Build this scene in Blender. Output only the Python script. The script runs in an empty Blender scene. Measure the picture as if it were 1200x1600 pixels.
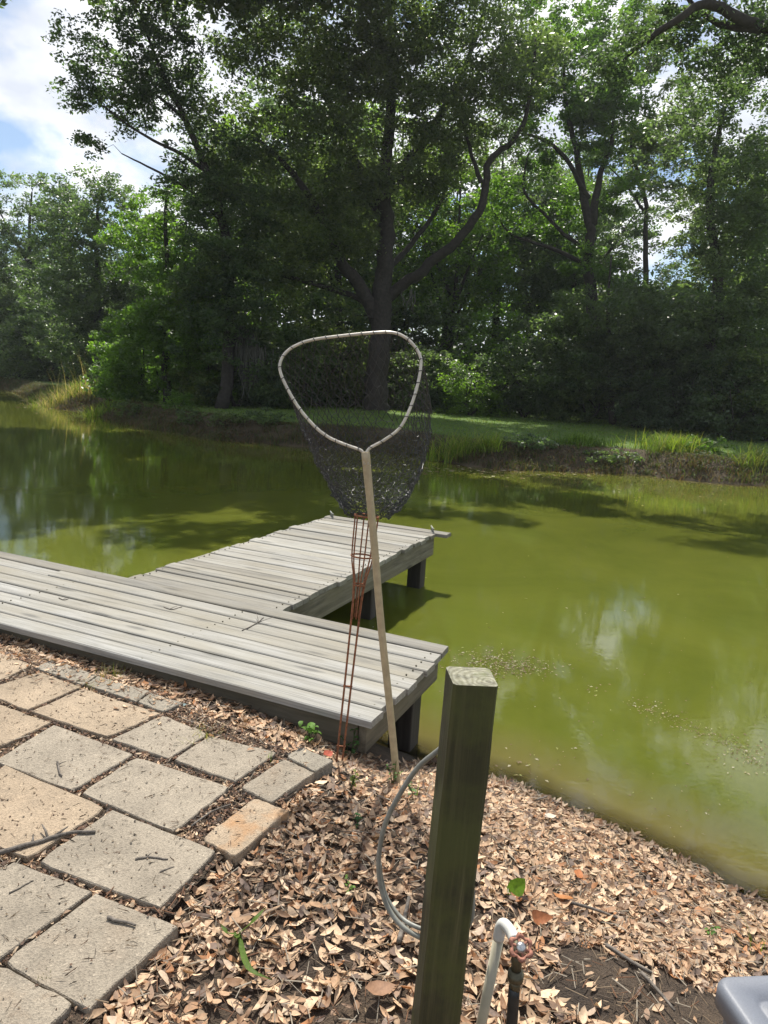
import bpy, math, random
import numpy as np
from mathutils import Vector, Matrix

# ------------------------------------------------------------------ camera, sky, sun, exposure
scene = bpy.context.scene
COL = scene.collection
W_PX, H_PX, F_PX = 1200.0, 1600.0, 1120.0
PITCH, ROLL, EYE = math.radians(10.5), math.radians(-3.5), 1.55
cp, sp, cr, sr = math.cos(PITCH), math.sin(PITCH), math.cos(ROLL), math.sin(ROLL)
CAM = np.array([[1, 0, 0], [0, -sp, cp], [0, -cp, -sp]]) @ np.array([[cr, -sr, 0], [sr, cr, 0], [0, 0, 1]])

cam_data = bpy.data.cameras.new('camera')
cam_data.sensor_fit = 'VERTICAL'
cam_data.sensor_height = 24.0
cam_data.sensor_width = 18.0
cam_data.lens = 24.0 * F_PX / H_PX
cam_data.clip_start = 0.05
cam_data.clip_end = 2000
cam = bpy.data.objects.new('camera', cam_data)
COL.objects.link(cam)
m = Matrix.Identity(4)
for i in range(3):
    m[i][0] = CAM[i, 0]; m[i][1] = -CAM[i, 1]; m[i][2] = -CAM[i, 2]
m[2][3] = EYE
cam.matrix_world = m
scene.camera = cam

SUN_AZ, SUN_EL = math.radians(-4.0), math.radians(58.5)
world = bpy.data.worlds.new('World')
scene.world = world
world.use_nodes = True
wn, wl = world.node_tree.nodes, world.node_tree.links
wn.clear()
sky = wn.new('ShaderNodeTexSky'); sky.sky_type = 'NISHITA'; sky.sun_disc = False
sky.sun_elevation = SUN_EL; sky.sun_rotation = SUN_AZ
sky.air_density = 1.0; sky.dust_density = 0.6; sky.ozone_density = 1.5
tc = wn.new('ShaderNodeTexCoord')
sep = wn.new('ShaderNodeSeparateXYZ'); wl.new(tc.outputs['Generated'], sep.inputs[0])
zz = wn.new('ShaderNodeMath'); zz.operation = 'ADD'; zz.inputs[1].default_value = 0.35; wl.new(sep.outputs['Z'], zz.inputs[0])
zm = wn.new('ShaderNodeMath'); zm.operation = 'MAXIMUM'; zm.inputs[1].default_value = 0.2; wl.new(zz.outputs[0], zm.inputs[0])
dv = wn.new('ShaderNodeVectorMath'); dv.operation = 'DIVIDE'; wl.new(tc.outputs['Generated'], dv.inputs[0]); wl.new(zm.outputs[0], dv.inputs[1])
cn = wn.new('ShaderNodeTexNoise'); cn.inputs['Scale'].default_value = 2.6; cn.inputs['Detail'].default_value = 9; cn.inputs['Roughness'].default_value = 0.52; cn.inputs['Distortion'].default_value = 0.3
mp = wn.new('ShaderNodeMapping'); mp.inputs['Location'].default_value = (0.42, 0.13, 0.0)
wl.new(dv.outputs[0], mp.inputs[0]); wl.new(mp.outputs[0], cn.inputs['Vector'])
cr_ = wn.new('ShaderNodeValToRGB'); cr_.color_ramp.elements[0].position = 0.43; cr_.color_ramp.elements[1].position = 0.54
wl.new(cn.outputs['Fac'], cr_.inputs[0])
cn2 = wn.new('ShaderNodeTexNoise'); cn2.inputs['Scale'].default_value = 5.0; cn2.inputs['Detail'].default_value = 5
wl.new(mp.outputs[0], cn2.inputs['Vector'])
cc = wn.new('ShaderNodeValToRGB')
cc.color_ramp.elements[0].position = 0.35; cc.color_ramp.elements[0].color = (6.0, 6.4, 7.2, 1)
cc.color_ramp.elements[1].position = 0.62; cc.color_ramp.elements[1].color = (9.6, 9.7, 9.9, 1)
wl.new(cn2.outputs['Fac'], cc.inputs[0])
mx = wn.new('ShaderNodeMix'); mx.data_type = 'RGBA'
wl.new(cr_.outputs['Color'], mx.inputs['Factor']); wl.new(sky.outputs[0], mx.inputs['A']); wl.new(cc.outputs[0], mx.inputs['B'])
bg = wn.new('ShaderNodeBackground'); bg.inputs['Strength'].default_value = 0.10
out = wn.new('ShaderNodeOutputWorld')
wl.new(mx.outputs['Result'], bg.inputs[0]); wl.new(bg.outputs[0], out.inputs[0])

sd = bpy.data.lights.new('sun', 'SUN'); sd.energy = 5.0; sd.angle = math.radians(0.5); sd.color = (1.0, 0.95, 0.86)
sun = bpy.data.objects.new('sun', sd); COL.objects.link(sun)
sv = Vector((math.sin(SUN_AZ) * math.cos(SUN_EL), math.cos(SUN_AZ) * math.cos(SUN_EL), math.sin(SUN_EL)))
sun.rotation_euler = (-sv).to_track_quat('-Z', 'Y').to_euler()
sun.location = (0, 0, 30)

scene.view_settings.view_transform = 'Standard'
scene.view_settings.look = 'None'
scene.view_settings.exposure = 0.45
scene.view_settings.gamma = 1.0
scene.render.engine = 'CYCLES'
scene.cycles.use_denoising = True
scene.cycles.max_bounces = 7
scene.cycles.diffuse_bounces = 3
scene.cycles.glossy_bounces = 3
scene.cycles.transparent_max_bounces = 8
scene.cycles.caustics_reflective = False
scene.cycles.caustics_refractive = False
scene.cycles.sample_clamp_indirect = 6.0

# ------------------------------------------------------------------ measuring helpers (photo pixel -> place)
def _ray(x, y):
    return CAM @ np.array([(x - 600) / F_PX, (y - 800) / F_PX, 1.0])
def un(x, y, z):                       # point of the photo on the level z
    d = _ray(x, y); t = (z - EYE) / d[2]
    return np.array([0, 0, EYE]) + t * d
def at(x, y, Y):                       # point of the photo at the distance Y
    d = _ray(x, y); t = Y / d[1]
    return np.array([0, 0, EYE]) + t * d

# ------------------------------------------------------------------ object helpers
RNG = np.random.default_rng(7)
def tag(o, label=None, cat=None, group=None, kind=None):
    if label: o['label'] = label
    if cat: o['category'] = cat
    if group: o['group'] = group
    if kind: o['kind'] = kind
    return o
def mk_mesh(name, verts, faces, mat=None, smooth=False, col=None):
    me = bpy.data.meshes.new(name)
    if isinstance(faces, np.ndarray):
        v = np.asarray(verts, dtype=np.float32); n, k = faces.shape
        me.vertices.add(len(v)); me.vertices.foreach_set('co', v.ravel())
        me.loops.add(n * k); me.loops.foreach_set('vertex_index', faces.astype(np.int32).ravel())
        me.polygons.add(n); me.polygons.foreach_set('loop_start', np.arange(0, n * k, k, dtype=np.int32))
        me.update(calc_edges=True)
    else:
        me.from_pydata([tuple(map(float, p)) for p in verts], [], faces)
        me.update()
    if smooth:
        me.polygons.foreach_set('use_smooth', np.ones(len(me.polygons), dtype=bool))
    if col is not None:
        a = me.attributes.new('col', 'FLOAT_COLOR', 'FACE')
        c = np.ones((len(me.polygons), 4), dtype=np.float32); c[:, :3] = col
        a.data.foreach_set('color', c.ravel())
    if mat: me.materials.append(mat)
    return me
def obj(name, me, parent=None, loc=None, matrix=None):
    o = bpy.data.objects.new(name, me); COL.objects.link(o)
    if parent: o.parent = parent
    if loc is not None: o.location = tuple(map(float, loc))
    if matrix is not None: o.matrix_basis = matrix
    return o
def empty(name, loc):
    o = bpy.data.objects.new(name, None); COL.objects.link(o)
    o.empty_display_size = 0.1; o.location = tuple(map(float, loc))
    return o
class MB:                              # collects shapes for ONE mesh
    def __init__(s): s.v = []; s.f = []
    def add(s, v, f):
        b = len(s.v); s.v.extend([tuple(map(float, p)) for p in v]); s.f.extend([tuple(i + b for i in q) for q in f])
    def tube(s, pts, rad, n=8, cap=True):
        pts = [np.asarray(p, float) for p in pts]
        if not hasattr(rad, '__len__'): rad = [rad] * len(pts)
        V = []; F = []; up = None
        for i, p in enumerate(pts):
            t = pts[min(i + 1, len(pts) - 1)] - pts[max(i - 1, 0)]
            t = t / (np.linalg.norm(t) + 1e-9)
            if up is None:
                up = np.array([0, 0, 1.]) if abs(t[2]) < 0.9 else np.array([1., 0, 0])
            u = up - t * (up @ t); u /= np.linalg.norm(u) + 1e-9; up = u
            w = np.cross(t, u)
            for k in range(n):
                a = 2 * math.pi * k / n
                V.append(p + rad[i] * (math.cos(a) * u + math.sin(a) * w))
        for i in range(len(pts) - 1):
            for k in range(n):
                F.append((i * n + k, i * n + (k + 1) % n, (i + 1) * n + (k + 1) % n, (i + 1) * n + k))
        if cap:
            F.append(tuple(range(n))[::-1]); F.append(tuple((len(pts) - 1) * n + k for k in range(n)))
        s.add(V, F); return s
    def box(s, lo, hi):
        x0, y0, z0 = lo; x1, y1, z1 = hi
        s.add([(x0, y0, z0), (x1, y0, z0), (x1, y1, z0), (x0, y1, z0), (x0, y0, z1), (x1, y0, z1), (x1, y1, z1), (x0, y1, z1)],
              [(0, 3, 2, 1), (4, 5, 6, 7), (0, 1, 5, 4), (1, 2, 6, 5), (2, 3, 7, 6), (3, 0, 4, 7)]); return s
    def build(s, name, mat, parent=None, off=(0, 0, 0), smooth=True, bevel=0, segs=2):
        o_ = np.asarray(off, float)
        me = mk_mesh(name, [np.asarray(p) - o_ for p in s.v], s.f, mat, smooth)
        o = obj(name, me, parent)
        if bevel:
            b = o.modifiers.new('bevel', 'BEVEL'); b.width = bevel; b.segments = segs; b.limit_method = 'ANGLE'; b.angle_limit = 0.6
            wn_ = o.modifiers.new('wn', 'WEIGHTED_NORMAL')
        return o
def spline(pts, n):                    # Catmull-Rom through the points
    P = [np.asarray(p, float) for p in pts]; P = [2 * P[0] - P[1]] + P + [2 * P[-1] - P[-2]]
    o = []
    for i in range(1, len(P) - 2):
        for k in range(n):
            t = k / n
            o.append(0.5 * (2 * P[i] + (P[i + 1] - P[i - 1]) * t + (2 * P[i - 1] - 5 * P[i] + 4 * P[i + 1] - P[i + 2]) * t * t + (3 * P[i] - P[i - 1] - 3 * P[i + 1] + P[i + 2]) * t ** 3))
    o.append(P[-2]); return o

# ------------------------------------------------------------------ materials
class NT:
    def __init__(s, name):
        s.m = bpy.data.materials.new(name); s.m.use_nodes = True
        s.t = s.m.node_tree; s.t.nodes.clear()
        s.out = s.n('ShaderNodeOutputMaterial'); s.b = s.n('ShaderNodeBsdfPrincipled')
        s.l(s.b.outputs[0], s.out.inputs['Surface'])
    def n(s, ty, **kw):
        nd = s.t.nodes.new(ty)
        for k, v in kw.items(): setattr(nd, k, v)
        return nd
    def l(s, a, b): s.t.links.new(a, b)
    def coords(s, kind='Object', scale=(1, 1, 1), rand=False):
        t = s.n('ShaderNodeTexCoord'); mpn = s.n('ShaderNodeMapping'); mpn.inputs['Scale'].default_value = scale
        src = t.outputs[kind]
        if rand:
            oi = s.n('ShaderNodeObjectInfo'); mul = s.n('ShaderNodeVectorMath', operation='SCALE'); mul.inputs['Scale'].default_value = 37.0
            cmb = s.n('ShaderNodeCombineXYZ')
            for i in range(3): s.l(oi.outputs['Random'], cmb.inputs[i])
            s.l(cmb.outputs[0], mul.inputs[0]); ad = s.n('ShaderNodeVectorMath', operation='ADD')
            s.l(src, ad.inputs[0]); s.l(mul.outputs[0], ad.inputs[1]); src = ad.outputs[0]
        s.l(src, mpn.inputs['Vector']); return mpn.outputs[0]
    def noise(s, vec, scale, detail=4, rough=0.55, dist=0.0):
        nd = s.n('ShaderNodeTexNoise'); nd.inputs['Scale'].default_value = scale; nd.inputs['Detail'].default_value = detail
        nd.inputs['Roughness'].default_value = rough; nd.inputs['Distortion'].default_value = dist
        s.l(vec, nd.inputs['Vector']); return nd.outputs['Fac']
    def ramp(s, fac, stops):
        nd = s.n('ShaderNodeValToRGB'); e = nd.color_ramp.elements
        while len(e) < len(stops): e.new(0.5)
        for i, (p, c) in enumerate(stops):
            e[i].position = p; e[i].color = (c[0], c[1], c[2], 1) if hasattr(c, '__len__') else (c, c, c, 1)
        s.l(fac, nd.inputs[0]); return nd.outputs['Color']
    def mix(s, fac, a, b, blend='MIX'):
        nd = s.n('ShaderNodeMix', data_type='RGBA', blend_type=blend)
        for sock, v in (('Factor', fac), ('A', a), ('B', b)):
            if hasattr(v, 'is_linked') or hasattr(v, 'links'): s.l(v, nd.inputs[sock])
            elif hasattr(v, '__len__'): nd.inputs[sock].default_value = (*v, 1)
            else: nd.inputs[sock].default_value = v
        return nd.outputs['Result']
    def attr(s, name='col', out='Color'):
        nd = s.n('ShaderNodeAttribute', attribute_name=name); return nd.outputs[out]
    def base(s, v):
        if hasattr(v, '__len__'): s.b.inputs['Base Color'].default_value = (*v, 1)
        else: s.l(v, s.b.inputs['Base Color'])
    def set(s, **kw):
        for k, v in kw.items(): s.b.inputs[k.replace('_', ' ')].default_value = v
    def bump(s, h, strength=0.3, dist=0.01):
        nd = s.n('ShaderNodeBump'); nd.inputs['Strength'].default_value = strength; nd.inputs['Distance'].default_value = dist
        s.l(h, nd.inputs['Height']); s.l(nd.outputs[0], s.b.inputs['Normal']); return nd
    def val(s, v, lo, hi):
        nd = s.n('ShaderNodeMapRange'); nd.inputs['To Min'].default_value = lo; nd.inputs['To Max'].default_value = hi; s.l(v, nd.inputs['Value']); return nd.outputs[0]

def simple(name, c, rough=0.6, metal=0.0, nscale=0, amp=0.25, bump=0.0):
    t = NT(name); t.set(Roughness=rough, Metallic=metal)
    if nscale:
        v = t.coords(); f = t.noise(v, nscale, 5, 0.6)
        t.base(t.ramp(f, [(0.3, [x * (1 - amp) for x in c]), (0.7, [min(1, x * (1 + amp)) for x in c])]))
        if bump: t.bump(f, bump, 0.01)
    else: t.base(c)
    return t.m

def wood_mat(name, dark, mid, light, grain=26.0, crack=0.6, tint=None, stain=None):
    t = NT(name); t.set(Roughness=0.82)
    v1 = t.coords('Object', (2.4, grain, grain), True)
    v2 = t.coords('Object', (0.5, grain * 3.2, grain * 3.2), True)
    v3 = t.coords('Object', (2.2, 5, 5), True)
    g = t.noise(v1, 1.0, 6, 0.62, 0.25); fine = t.noise(v2, 1.0, 4, 0.6); big = t.noise(v3, 1.0, 3, 0.5)
    c = t.ramp(g, [(0.30, dark), (0.5, mid), (0.72, light)])
    c = t.mix(t.ramp(fine, [(0.40, 0.70), (0.58, 1.0)]), [x * 0.4 for x in dark], c)
    c = t.mix(t.ramp(big, [(0.32, 0.0), (0.68, 0.65)]), c, tint or [x * 0.75 for x in mid])
    c = t.mix(t.ramp(t.noise(t.coords('Object', (1.3, 9, 9), True), 1.0, 7, 0.7, 0.5), [(0.52, 0.0), (0.70, 0.6)]), c, [x * 0.55 for x in dark])
    kn = t.n('ShaderNodeTexVoronoi'); kn.inputs['Scale'].default_value = 1.0; t.l(t.coords('Object', (1.6, 7, 7), True), kn.inputs['Vector'])
    kf = t.ramp(kn.outputs['Distance'], [(0.07, 0.8), (0.17, 0.0)])
    c = t.mix(kf, c, [x * 0.5 for x in dark])
    ck = t.ramp(t.noise(t.coords('Object', (0.35, grain * 1.3, grain * 1.3), True), 1.0, 2, 0.5, 0.1), [(0.29, 1.0), (0.33, 0.0)])
    ckm = t.n('ShaderNodeMath', operation='MULTIPLY'); ckm.inputs[1].default_value = crack; t.l(ck, ckm.inputs[0])
    c = t.mix(ckm.outputs[0], c, [x * 0.25 for x in dark])
    oi = t.n('ShaderNodeObjectInfo')
    c = t.mix(1.0, c, t.ramp(oi.outputs['Random'], [(0.0, (0.70, 0.68, 0.64)), (0.35, (0.95, 0.93, 0.88)), (0.7, (1.0, 1.0, 1.0)), (1.0, (1.14, 1.14, 1.12))]), 'MULTIPLY')
    if stain is not None:
        sf = t.ramp(t.noise(t.coords('Object', (3, 3, 3)), 1.7, 6, 0.65), [(0.45, 0.0), (0.62, 0.8)])
        c = t.mix(sf, c, stain)
    t.base(c)
    h = t.mix(0.5, g, fine); h = t.mix(ckm.outputs[0], h, (0, 0, 0))
    t.bump(h, 0.55, 0.006)
    return t.m
M = {}
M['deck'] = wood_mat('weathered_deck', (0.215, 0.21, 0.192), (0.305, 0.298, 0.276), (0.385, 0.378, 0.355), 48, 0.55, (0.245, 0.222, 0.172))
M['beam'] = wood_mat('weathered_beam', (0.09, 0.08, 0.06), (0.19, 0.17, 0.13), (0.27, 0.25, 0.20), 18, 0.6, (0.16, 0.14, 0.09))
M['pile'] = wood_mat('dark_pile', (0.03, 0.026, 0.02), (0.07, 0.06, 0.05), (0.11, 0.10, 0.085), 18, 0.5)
M['post'] = wood_mat('mossy_post', (0.024, 0.022, 0.009), (0.074, 0.066, 0.026), (0.20, 0.175, 0.085), 95, 0.95, (0.052, 0.052, 0.013), (0.070, 0.074, 0.016))
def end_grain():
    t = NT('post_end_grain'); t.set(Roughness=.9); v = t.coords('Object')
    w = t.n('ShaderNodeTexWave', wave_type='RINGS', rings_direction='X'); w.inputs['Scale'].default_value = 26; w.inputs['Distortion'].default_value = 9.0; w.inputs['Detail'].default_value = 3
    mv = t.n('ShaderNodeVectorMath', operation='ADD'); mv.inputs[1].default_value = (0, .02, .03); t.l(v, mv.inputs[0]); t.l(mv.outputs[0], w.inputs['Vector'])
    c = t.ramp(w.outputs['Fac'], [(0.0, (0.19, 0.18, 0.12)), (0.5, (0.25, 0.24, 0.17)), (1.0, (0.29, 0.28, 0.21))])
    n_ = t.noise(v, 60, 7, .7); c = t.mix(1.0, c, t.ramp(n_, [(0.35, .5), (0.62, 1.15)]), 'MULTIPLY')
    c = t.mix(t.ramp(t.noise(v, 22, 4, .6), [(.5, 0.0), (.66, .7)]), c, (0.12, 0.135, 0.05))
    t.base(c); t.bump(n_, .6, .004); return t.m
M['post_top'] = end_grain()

def paver_mat():
    t = NT('aggregate_paver'); t.set(Roughness=0.9)
    v = t.coords('Object', (1, 1, 1), True)
    oi = t.n('ShaderNodeObjectInfo')
    vor = t.n('ShaderNodeTexVoronoi'); vor.inputs['Scale'].default_value = 190; t.l(v, vor.inputs['Vector'])
    sp_ = t.ramp(vor.outputs['Color'], [(0.0, 0.62), (0.45, 0.95), (0.85, 1.05), (1.0, 1.5)])
    c = t.mix(1.0, oi.outputs['Color'], sp_, 'MULTIPLY')
    c = t.mix(1.0, c, t.ramp(t.noise(v, 420, 2, 0.6), [(0.3, 0.72), (0.6, 1.08)]), 'MULTIPLY')
    c = t.mix(1.0, c, t.ramp(t.noise(v, 6, 5, 0.6), [(0.3, 0.78), (0.7, 1.12)]), 'MULTIPLY')
    st = t.ramp(t.noise(v, 11, 9, 0.78), [(0.56, 0.0), (0.70, 0.7)])
    c = t.mix(st, c, (0.16, 0.13, 0.10))
    rust = t.ramp(t.noise(v, 9, 5, 0.6), [(0.46, 0.0), (0.74, 0.8)])
    am = t.n('ShaderNodeMath', operation='MULTIPLY'); t.l(rust, am.inputs[0]); t.l(oi.outputs['Alpha'], am.inputs[1])
    c = t.mix(am.outputs[0], c, (0.40, 0.20, 0.075))
    t.base(c)
    h = t.mix(0.5, t.noise(v, 260, 3, 0.6), vor.outputs['Distance'])
    t.bump(h, 0.9, 0.005); return t.m
M['paver'] = paver_mat()

def ground_mat():
    t = NT('bank_soil'); t.set(Roughness=0.95)
    v = t.coords('Object')
    n1 = t.noise(v, 3.0, 8, 0.62); n2 = t.noise(v, 40, 6, 0.65); n3 = t.noise(v, 160, 3, 0.6)
    soil = t.ramp(n1, [(0.3, (0.05, 0.035, 0.024)), (0.55, (0.12, 0.083, 0.054)), (0.75, (0.20, 0.142, 0.092))])
    soil = t.mix(1.0, soil, t.ramp(n2, [(0.3, 0.55), (0.7, 1.2)]), 'MULTIPLY')
    soil = t.mix(1.0, soil, t.ramp(n3, [(0.3, 0.7), (0.65, 1.15)]), 'MULTIPLY')
    grass = t.ramp(t.noise(v, 0.7, 8, 0.65), [(0.3, (0.07, 0.13, 0.02)), (0.6, (0.11, 0.18, 0.03)), (0.75, (0.16, 0.17, 0.05))])
    a = t.n('ShaderNodeAttribute', attribute_name='mask'); sx = t.n('ShaderNodeSeparateColor'); t.l(a.outputs['Color'], sx.inputs[0])
    c = t.mix(sx.outputs[0], soil, grass)
    c = t.mix(sx.outputs[1], c, (0.075, 0.058, 0.030))
    t.base(c)
    t.bump(t.mix(0.5, n2, n3), 1.0, 0.03); return t.m
M['ground'] = ground_mat()

def leaf_mat(name, c1, c2, trans=0.45, tcol=None, rough=0.38, useattr=True):
    t = NT(name); t.set(Roughness=rough)
    t.b.inputs['Specular IOR Level'].default_value = 0.45
    f = t.attr('col', 'Fac')
    oi = t.n('ShaderNodeObjectInfo')
    c = t.ramp(f, [(0.0, c1), (1.0, c2)])
    c = t.mix(1.0, c, t.ramp(oi.outputs['Random'], [(0, (0.8, 0.85, 0.9)), (0.5, (1, 1, 1)), (1, (1.25, 1.12, 0.85))]), 'MULTIPLY')
    t.base(c)
    tr = t.n('ShaderNodeBsdfTranslucent')
    tc_ = t.mix(1.0, c, tcol or (1.9, 2.3, 0.9), 'MULTIPLY'); t.l(tc_, tr.inputs[0])
    ms = t.n('ShaderNodeMixShader'); ms.inputs[0].default_value = trans
    t.l(t.b.outputs[0], ms.inputs[1]); t.l(tr.outputs[0], ms.inputs[2]); t.l(ms.outputs[0], t.out.inputs['Surface'])
    return t.m
M['leaf_oak'] = leaf_mat('oak_leaves', (0.054, 0.078, 0.044), (0.125, 0.158, 0.074), 0.5, (1.95, 2.4, 1.0))
M['leaf_fresh'] = leaf_mat('fresh_leaves', (0.060, 0.100, 0.026), (0.130, 0.195, 0.042), 0.52, (2.1, 2.6, 0.9))
M['leaf_grey'] = leaf_mat('greyish_leaves', (0.060, 0.086, 0.052), (0.122, 0.155, 0.088), 0.48, (2.0, 2.5, 1.0))
M['grass'] = None
def colattr_mat(name, rough=0.7, trans=0.3, gain=(1, 1, 1), tg=(1.6, 1.6, 0.8), rnd=False):
    t = NT(name); t.set(Roughness=rough); t.b.inputs['Specular IOR Level'].default_value = 0.3
    c = t.attr('col')
    if rnd:
        oi = t.n('ShaderNodeObjectInfo'); c = t.mix(1.0, c, oi.outputs['Color'], 'MULTIPLY')
    v = t.coords('Object'); c = t.mix(1.0, c, t.ramp(t.noise(v, 90, 4, 0.6), [(0.3, 0.72), (0.7, 1.15)]), 'MULTIPLY')
    t.base(c); tr = t.n('ShaderNodeBsdfTranslucent'); t.l(t.mix(1.0, c, tg, 'MULTIPLY'), tr.inputs[0])
    ms = t.n('ShaderNodeMixShader'); ms.inputs[0].default_value = trans
    t.l(t.b.outputs[0], ms.inputs[1]); t.l(tr.outputs[0], ms.inputs[2]); t.l(ms.outputs[0], t.out.inputs['Surface'])
    return t.m
M['grass'] = colattr_mat('grass_blades', 0.6, 0.4)
M['dryleaf'] = colattr_mat('dry_leaves', 0.65, 0.15, tg=(1.2, 1.0, 0.7))
M['dryleaf_one'] = colattr_mat('dry_leaf_single', 0.65, 0.15, tg=(1.2, 1.0, 0.7), rnd=True)
M['bark'] = simple('bark', (0.034, 0.029, 0.025), 0.95, 0, 9, 0.5, 0.8)
M['twig'] = simple('twig_bark', (0.14, 0.12, 0.10), 0.9, 0, 60, 0.5, 0.5)
M['moss_hang'] = simple('hanging_moss', (0.085, 0.085, 0.07), 0.95, 0, 30, 0.3)
M['rust'] = simple('rusty_wire', (0.26, 0.105, 0.05), 0.8, 0.3, 80, 0.5, 0.4)
M['handle'] = simple('tan_handle', (0.40, 0.32, 0.195), 0.45, 0.0, 30, 0.15)
M['hoop'] = simple('pale_hoop', (0.52, 0.48, 0.40), 0.35, 0.2, 40, 0.2)
M['net'] = simple('net_cord', (0.042, 0.042, 0.046), 0.28)
M['cord'] = simple('lashing_cord', (0.02, 0.02, 0.02), 0.5)
M['hose'] = simple('grey_hose', (0.22, 0.22, 0.19), 0.45, 0, 50, 0.25)
M['pvc'] = simple('aged_pvc', (0.50, 0.46, 0.34), 0.4, 0, 12, 0.2)
M['pvc_white'] = simple('white_pvc', (0.66, 0.65, 0.60), 0.35, 0, 20, 0.06)
M['valve'] = simple('rusty_wheel', (0.34, 0.15, 0.10), 0.7, 0.2, 120, 0.4, 0.3)
M['metal'] = simple('dull_metal', (0.42, 0.42, 0.41), 0.35, 0.9, 80, 0.3)
M['brass'] = simple('tarnished_brass', (0.11, 0.10, 0.065), 0.5, 0.7, 60, 0.3)
M['rubber'] = simple('black_rubber', (0.016, 0.018, 0.018), 0.5, 0, 40, 0.3)
M['plastic'] = simple('grey_plastic', (0.16, 0.172, 0.20), 0.5, 0, 300, 0.08, 0.1)
M['cleat'] = simple('galvanised_cleat', (0.22, 0.22, 0.20), 0.6, 0.6, 60, 0.3)

def water_mat():
    t = NT('green_pond_water')
    v = t.coords('Object')
    cl = t.noise(v, 0.5, 7, 0.68, 0.8)
    col = t.ramp(cl, [(0.3, (0.078, 0.094, 0.012)), (0.7, (0.112, 0.124, 0.018))])
    d = t.attr('depth', 'Fac')
    col = t.mix(t.ramp(d, [(0.0, 1.0), (0.40, 0.0)]), col, (0.135, 0.105, 0.040))
    t.base(col)
    t.b.inputs['Subsurface Weight'].default_value = 1.0
    t.b.inputs['Subsurface Radius'].default_value = (1.0, 1.0, 0.5)
    t.b.inputs['Subsurface Scale'].default_value = 0.18
    t.set(Roughness=0.02, IOR=1.40)
    vv = t.coords('Object', (1, 1.6, 1))
    h = t.mix(0.3, t.noise(vv, 2.6, 3, 0.5, 0.3), t.noise(vv, 20, 2, 0.5))
    bp = t.n('ShaderNodeBump'); bp.inputs['Strength'].default_value = 0.035; bp.inputs['Distance'].default_value = 0.03
    t.l(h, bp.inputs['Height']); t.l(bp.outputs[0], t.b.inputs['Normal'])
    # shallow margin: the bed shows through a clear film
    gl = t.n('ShaderNodeBsdfGlossy'); gl.inputs['Roughness'].default_value = 0.025; t.l(bp.outputs[0], gl.inputs['Normal'])
    tp = t.n('ShaderNodeBsdfTransparent'); tp.inputs[0].default_value = (0.80, 0.76, 0.52, 1)
    fr = t.n('ShaderNodeFresnel'); fr.inputs[0].default_value = 1.33; t.l(bp.outputs[0], fr.inputs['Normal'])
    film = t.n('ShaderNodeMixShader'); t.l(fr.outputs[0], film.inputs[0]); t.l(tp.outputs[0], film.inputs[1]); t.l(gl.outputs[0], film.inputs[2])
    ms = t.n('ShaderNodeMixShader'); t.l(t.ramp(d, [(0.0, 0.0), (0.14, 1.0)]), ms.inputs[0])
    t.l(film.outputs[0], ms.inputs[1]); t.l(t.b.outputs[0], ms.inputs[2]); t.l(ms.outputs[0], t.out.inputs['Surface'])
    return t.m
M['water'] = water_mat()

# ------------------------------------------------------------------ the ground and the pond
ZW = -0.5
TH = math.radians(23.5)
DB = np.array([math.sin(TH), math.cos(TH), 0.0]); DA = np.array([-math.cos(TH), math.sin(TH), 0.0])
ZD = 0.05
DC = un(576, 1129, ZD)
def dk(a, b, z): return DC + a * DA + b * DB + np.array([0, 0, z - ZD])
far_px = [(1190, 758), (1090, 752), (1000, 742), (900, 738), (800, 735), (740, 728), (670, 716), (600, 706), (540, 703), (480, 698), (400, 692), (330, 688), (280, 676), (225, 668), (180, 655), (140, 642), (100, 640), (60, 624), (30, 614), (0, 606)]
shore_near = [(-60, 20), (-40, 14), (-20, 10), (-9, 7.5)] + [tuple(dk(a, 0.86, 0)[:2]) for a in (5, 4, 3, 2, 1.2, 0.6)] + [(0.24, 3.70)] + \
    [tuple(un(x, y, ZW)[:2]) for x, y in ((690, 1205), (780, 1222), (850, 1250), (920, 1282), (990, 1312), (1060, 1345), (1130, 1388), (1200, 1422))] + [(2.2, 2.05), (3.0, 1.1), (5, -1), (12, -4), (40, -8)]
shore_far = [(70, 0), (70, 13), (45, 15.5), (28, 16.8), (18, 17.2)] + [tuple(un(x, y, ZW)[:2]) for x, y in far_px] + [(-36, 60), (-52, 62), (-66, 40)]
POND = np.array(shore_near + shore_far, float)
NEAR_N = len(shore_near)
def inside(poly, x, y):
    r = np.zeros(x.shape, bool); n = len(poly)
    for i in range(n):
        x0, y0 = poly[i]; x1, y1 = poly[(i + 1) % n]
        c = ((y0 > y) != (y1 > y)) & (x < (x1 - x0) * (y - y0) / (y1 - y0 + 1e-12) + x0)
        r ^= c
    return r
def seg_dist(p0, p1, x, y):
    dx, dy = p1[0] - p0[0], p1[1] - p0[1]; L = dx * dx + dy * dy + 1e-12
    t = np.clip(((x - p0[0]) * dx + (y - p0[1]) * dy) / L, 0, 1)
    return np.hypot(x - p0[0] - t * dx, y - p0[1] - t * dy)
def shore(x, y):                       # signed distance to the water's edge (+ on land) and whether the near bank is the closer one
    dn = np.full(x.shape, 1e9); df = np.full(x.shape, 1e9); n = len(POND)
    for i in range(n):
        d = seg_dist(POND[i], POND[(i + 1) % n], x, y)
        if i < NEAR_N - 1: dn = np.minimum(dn, d)
        else: df = np.minimum(df, d)
    s = np.where(inside(POND, x, y), -1.0, 1.0)
    return s * np.minimum(dn, df), dn < df
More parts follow.
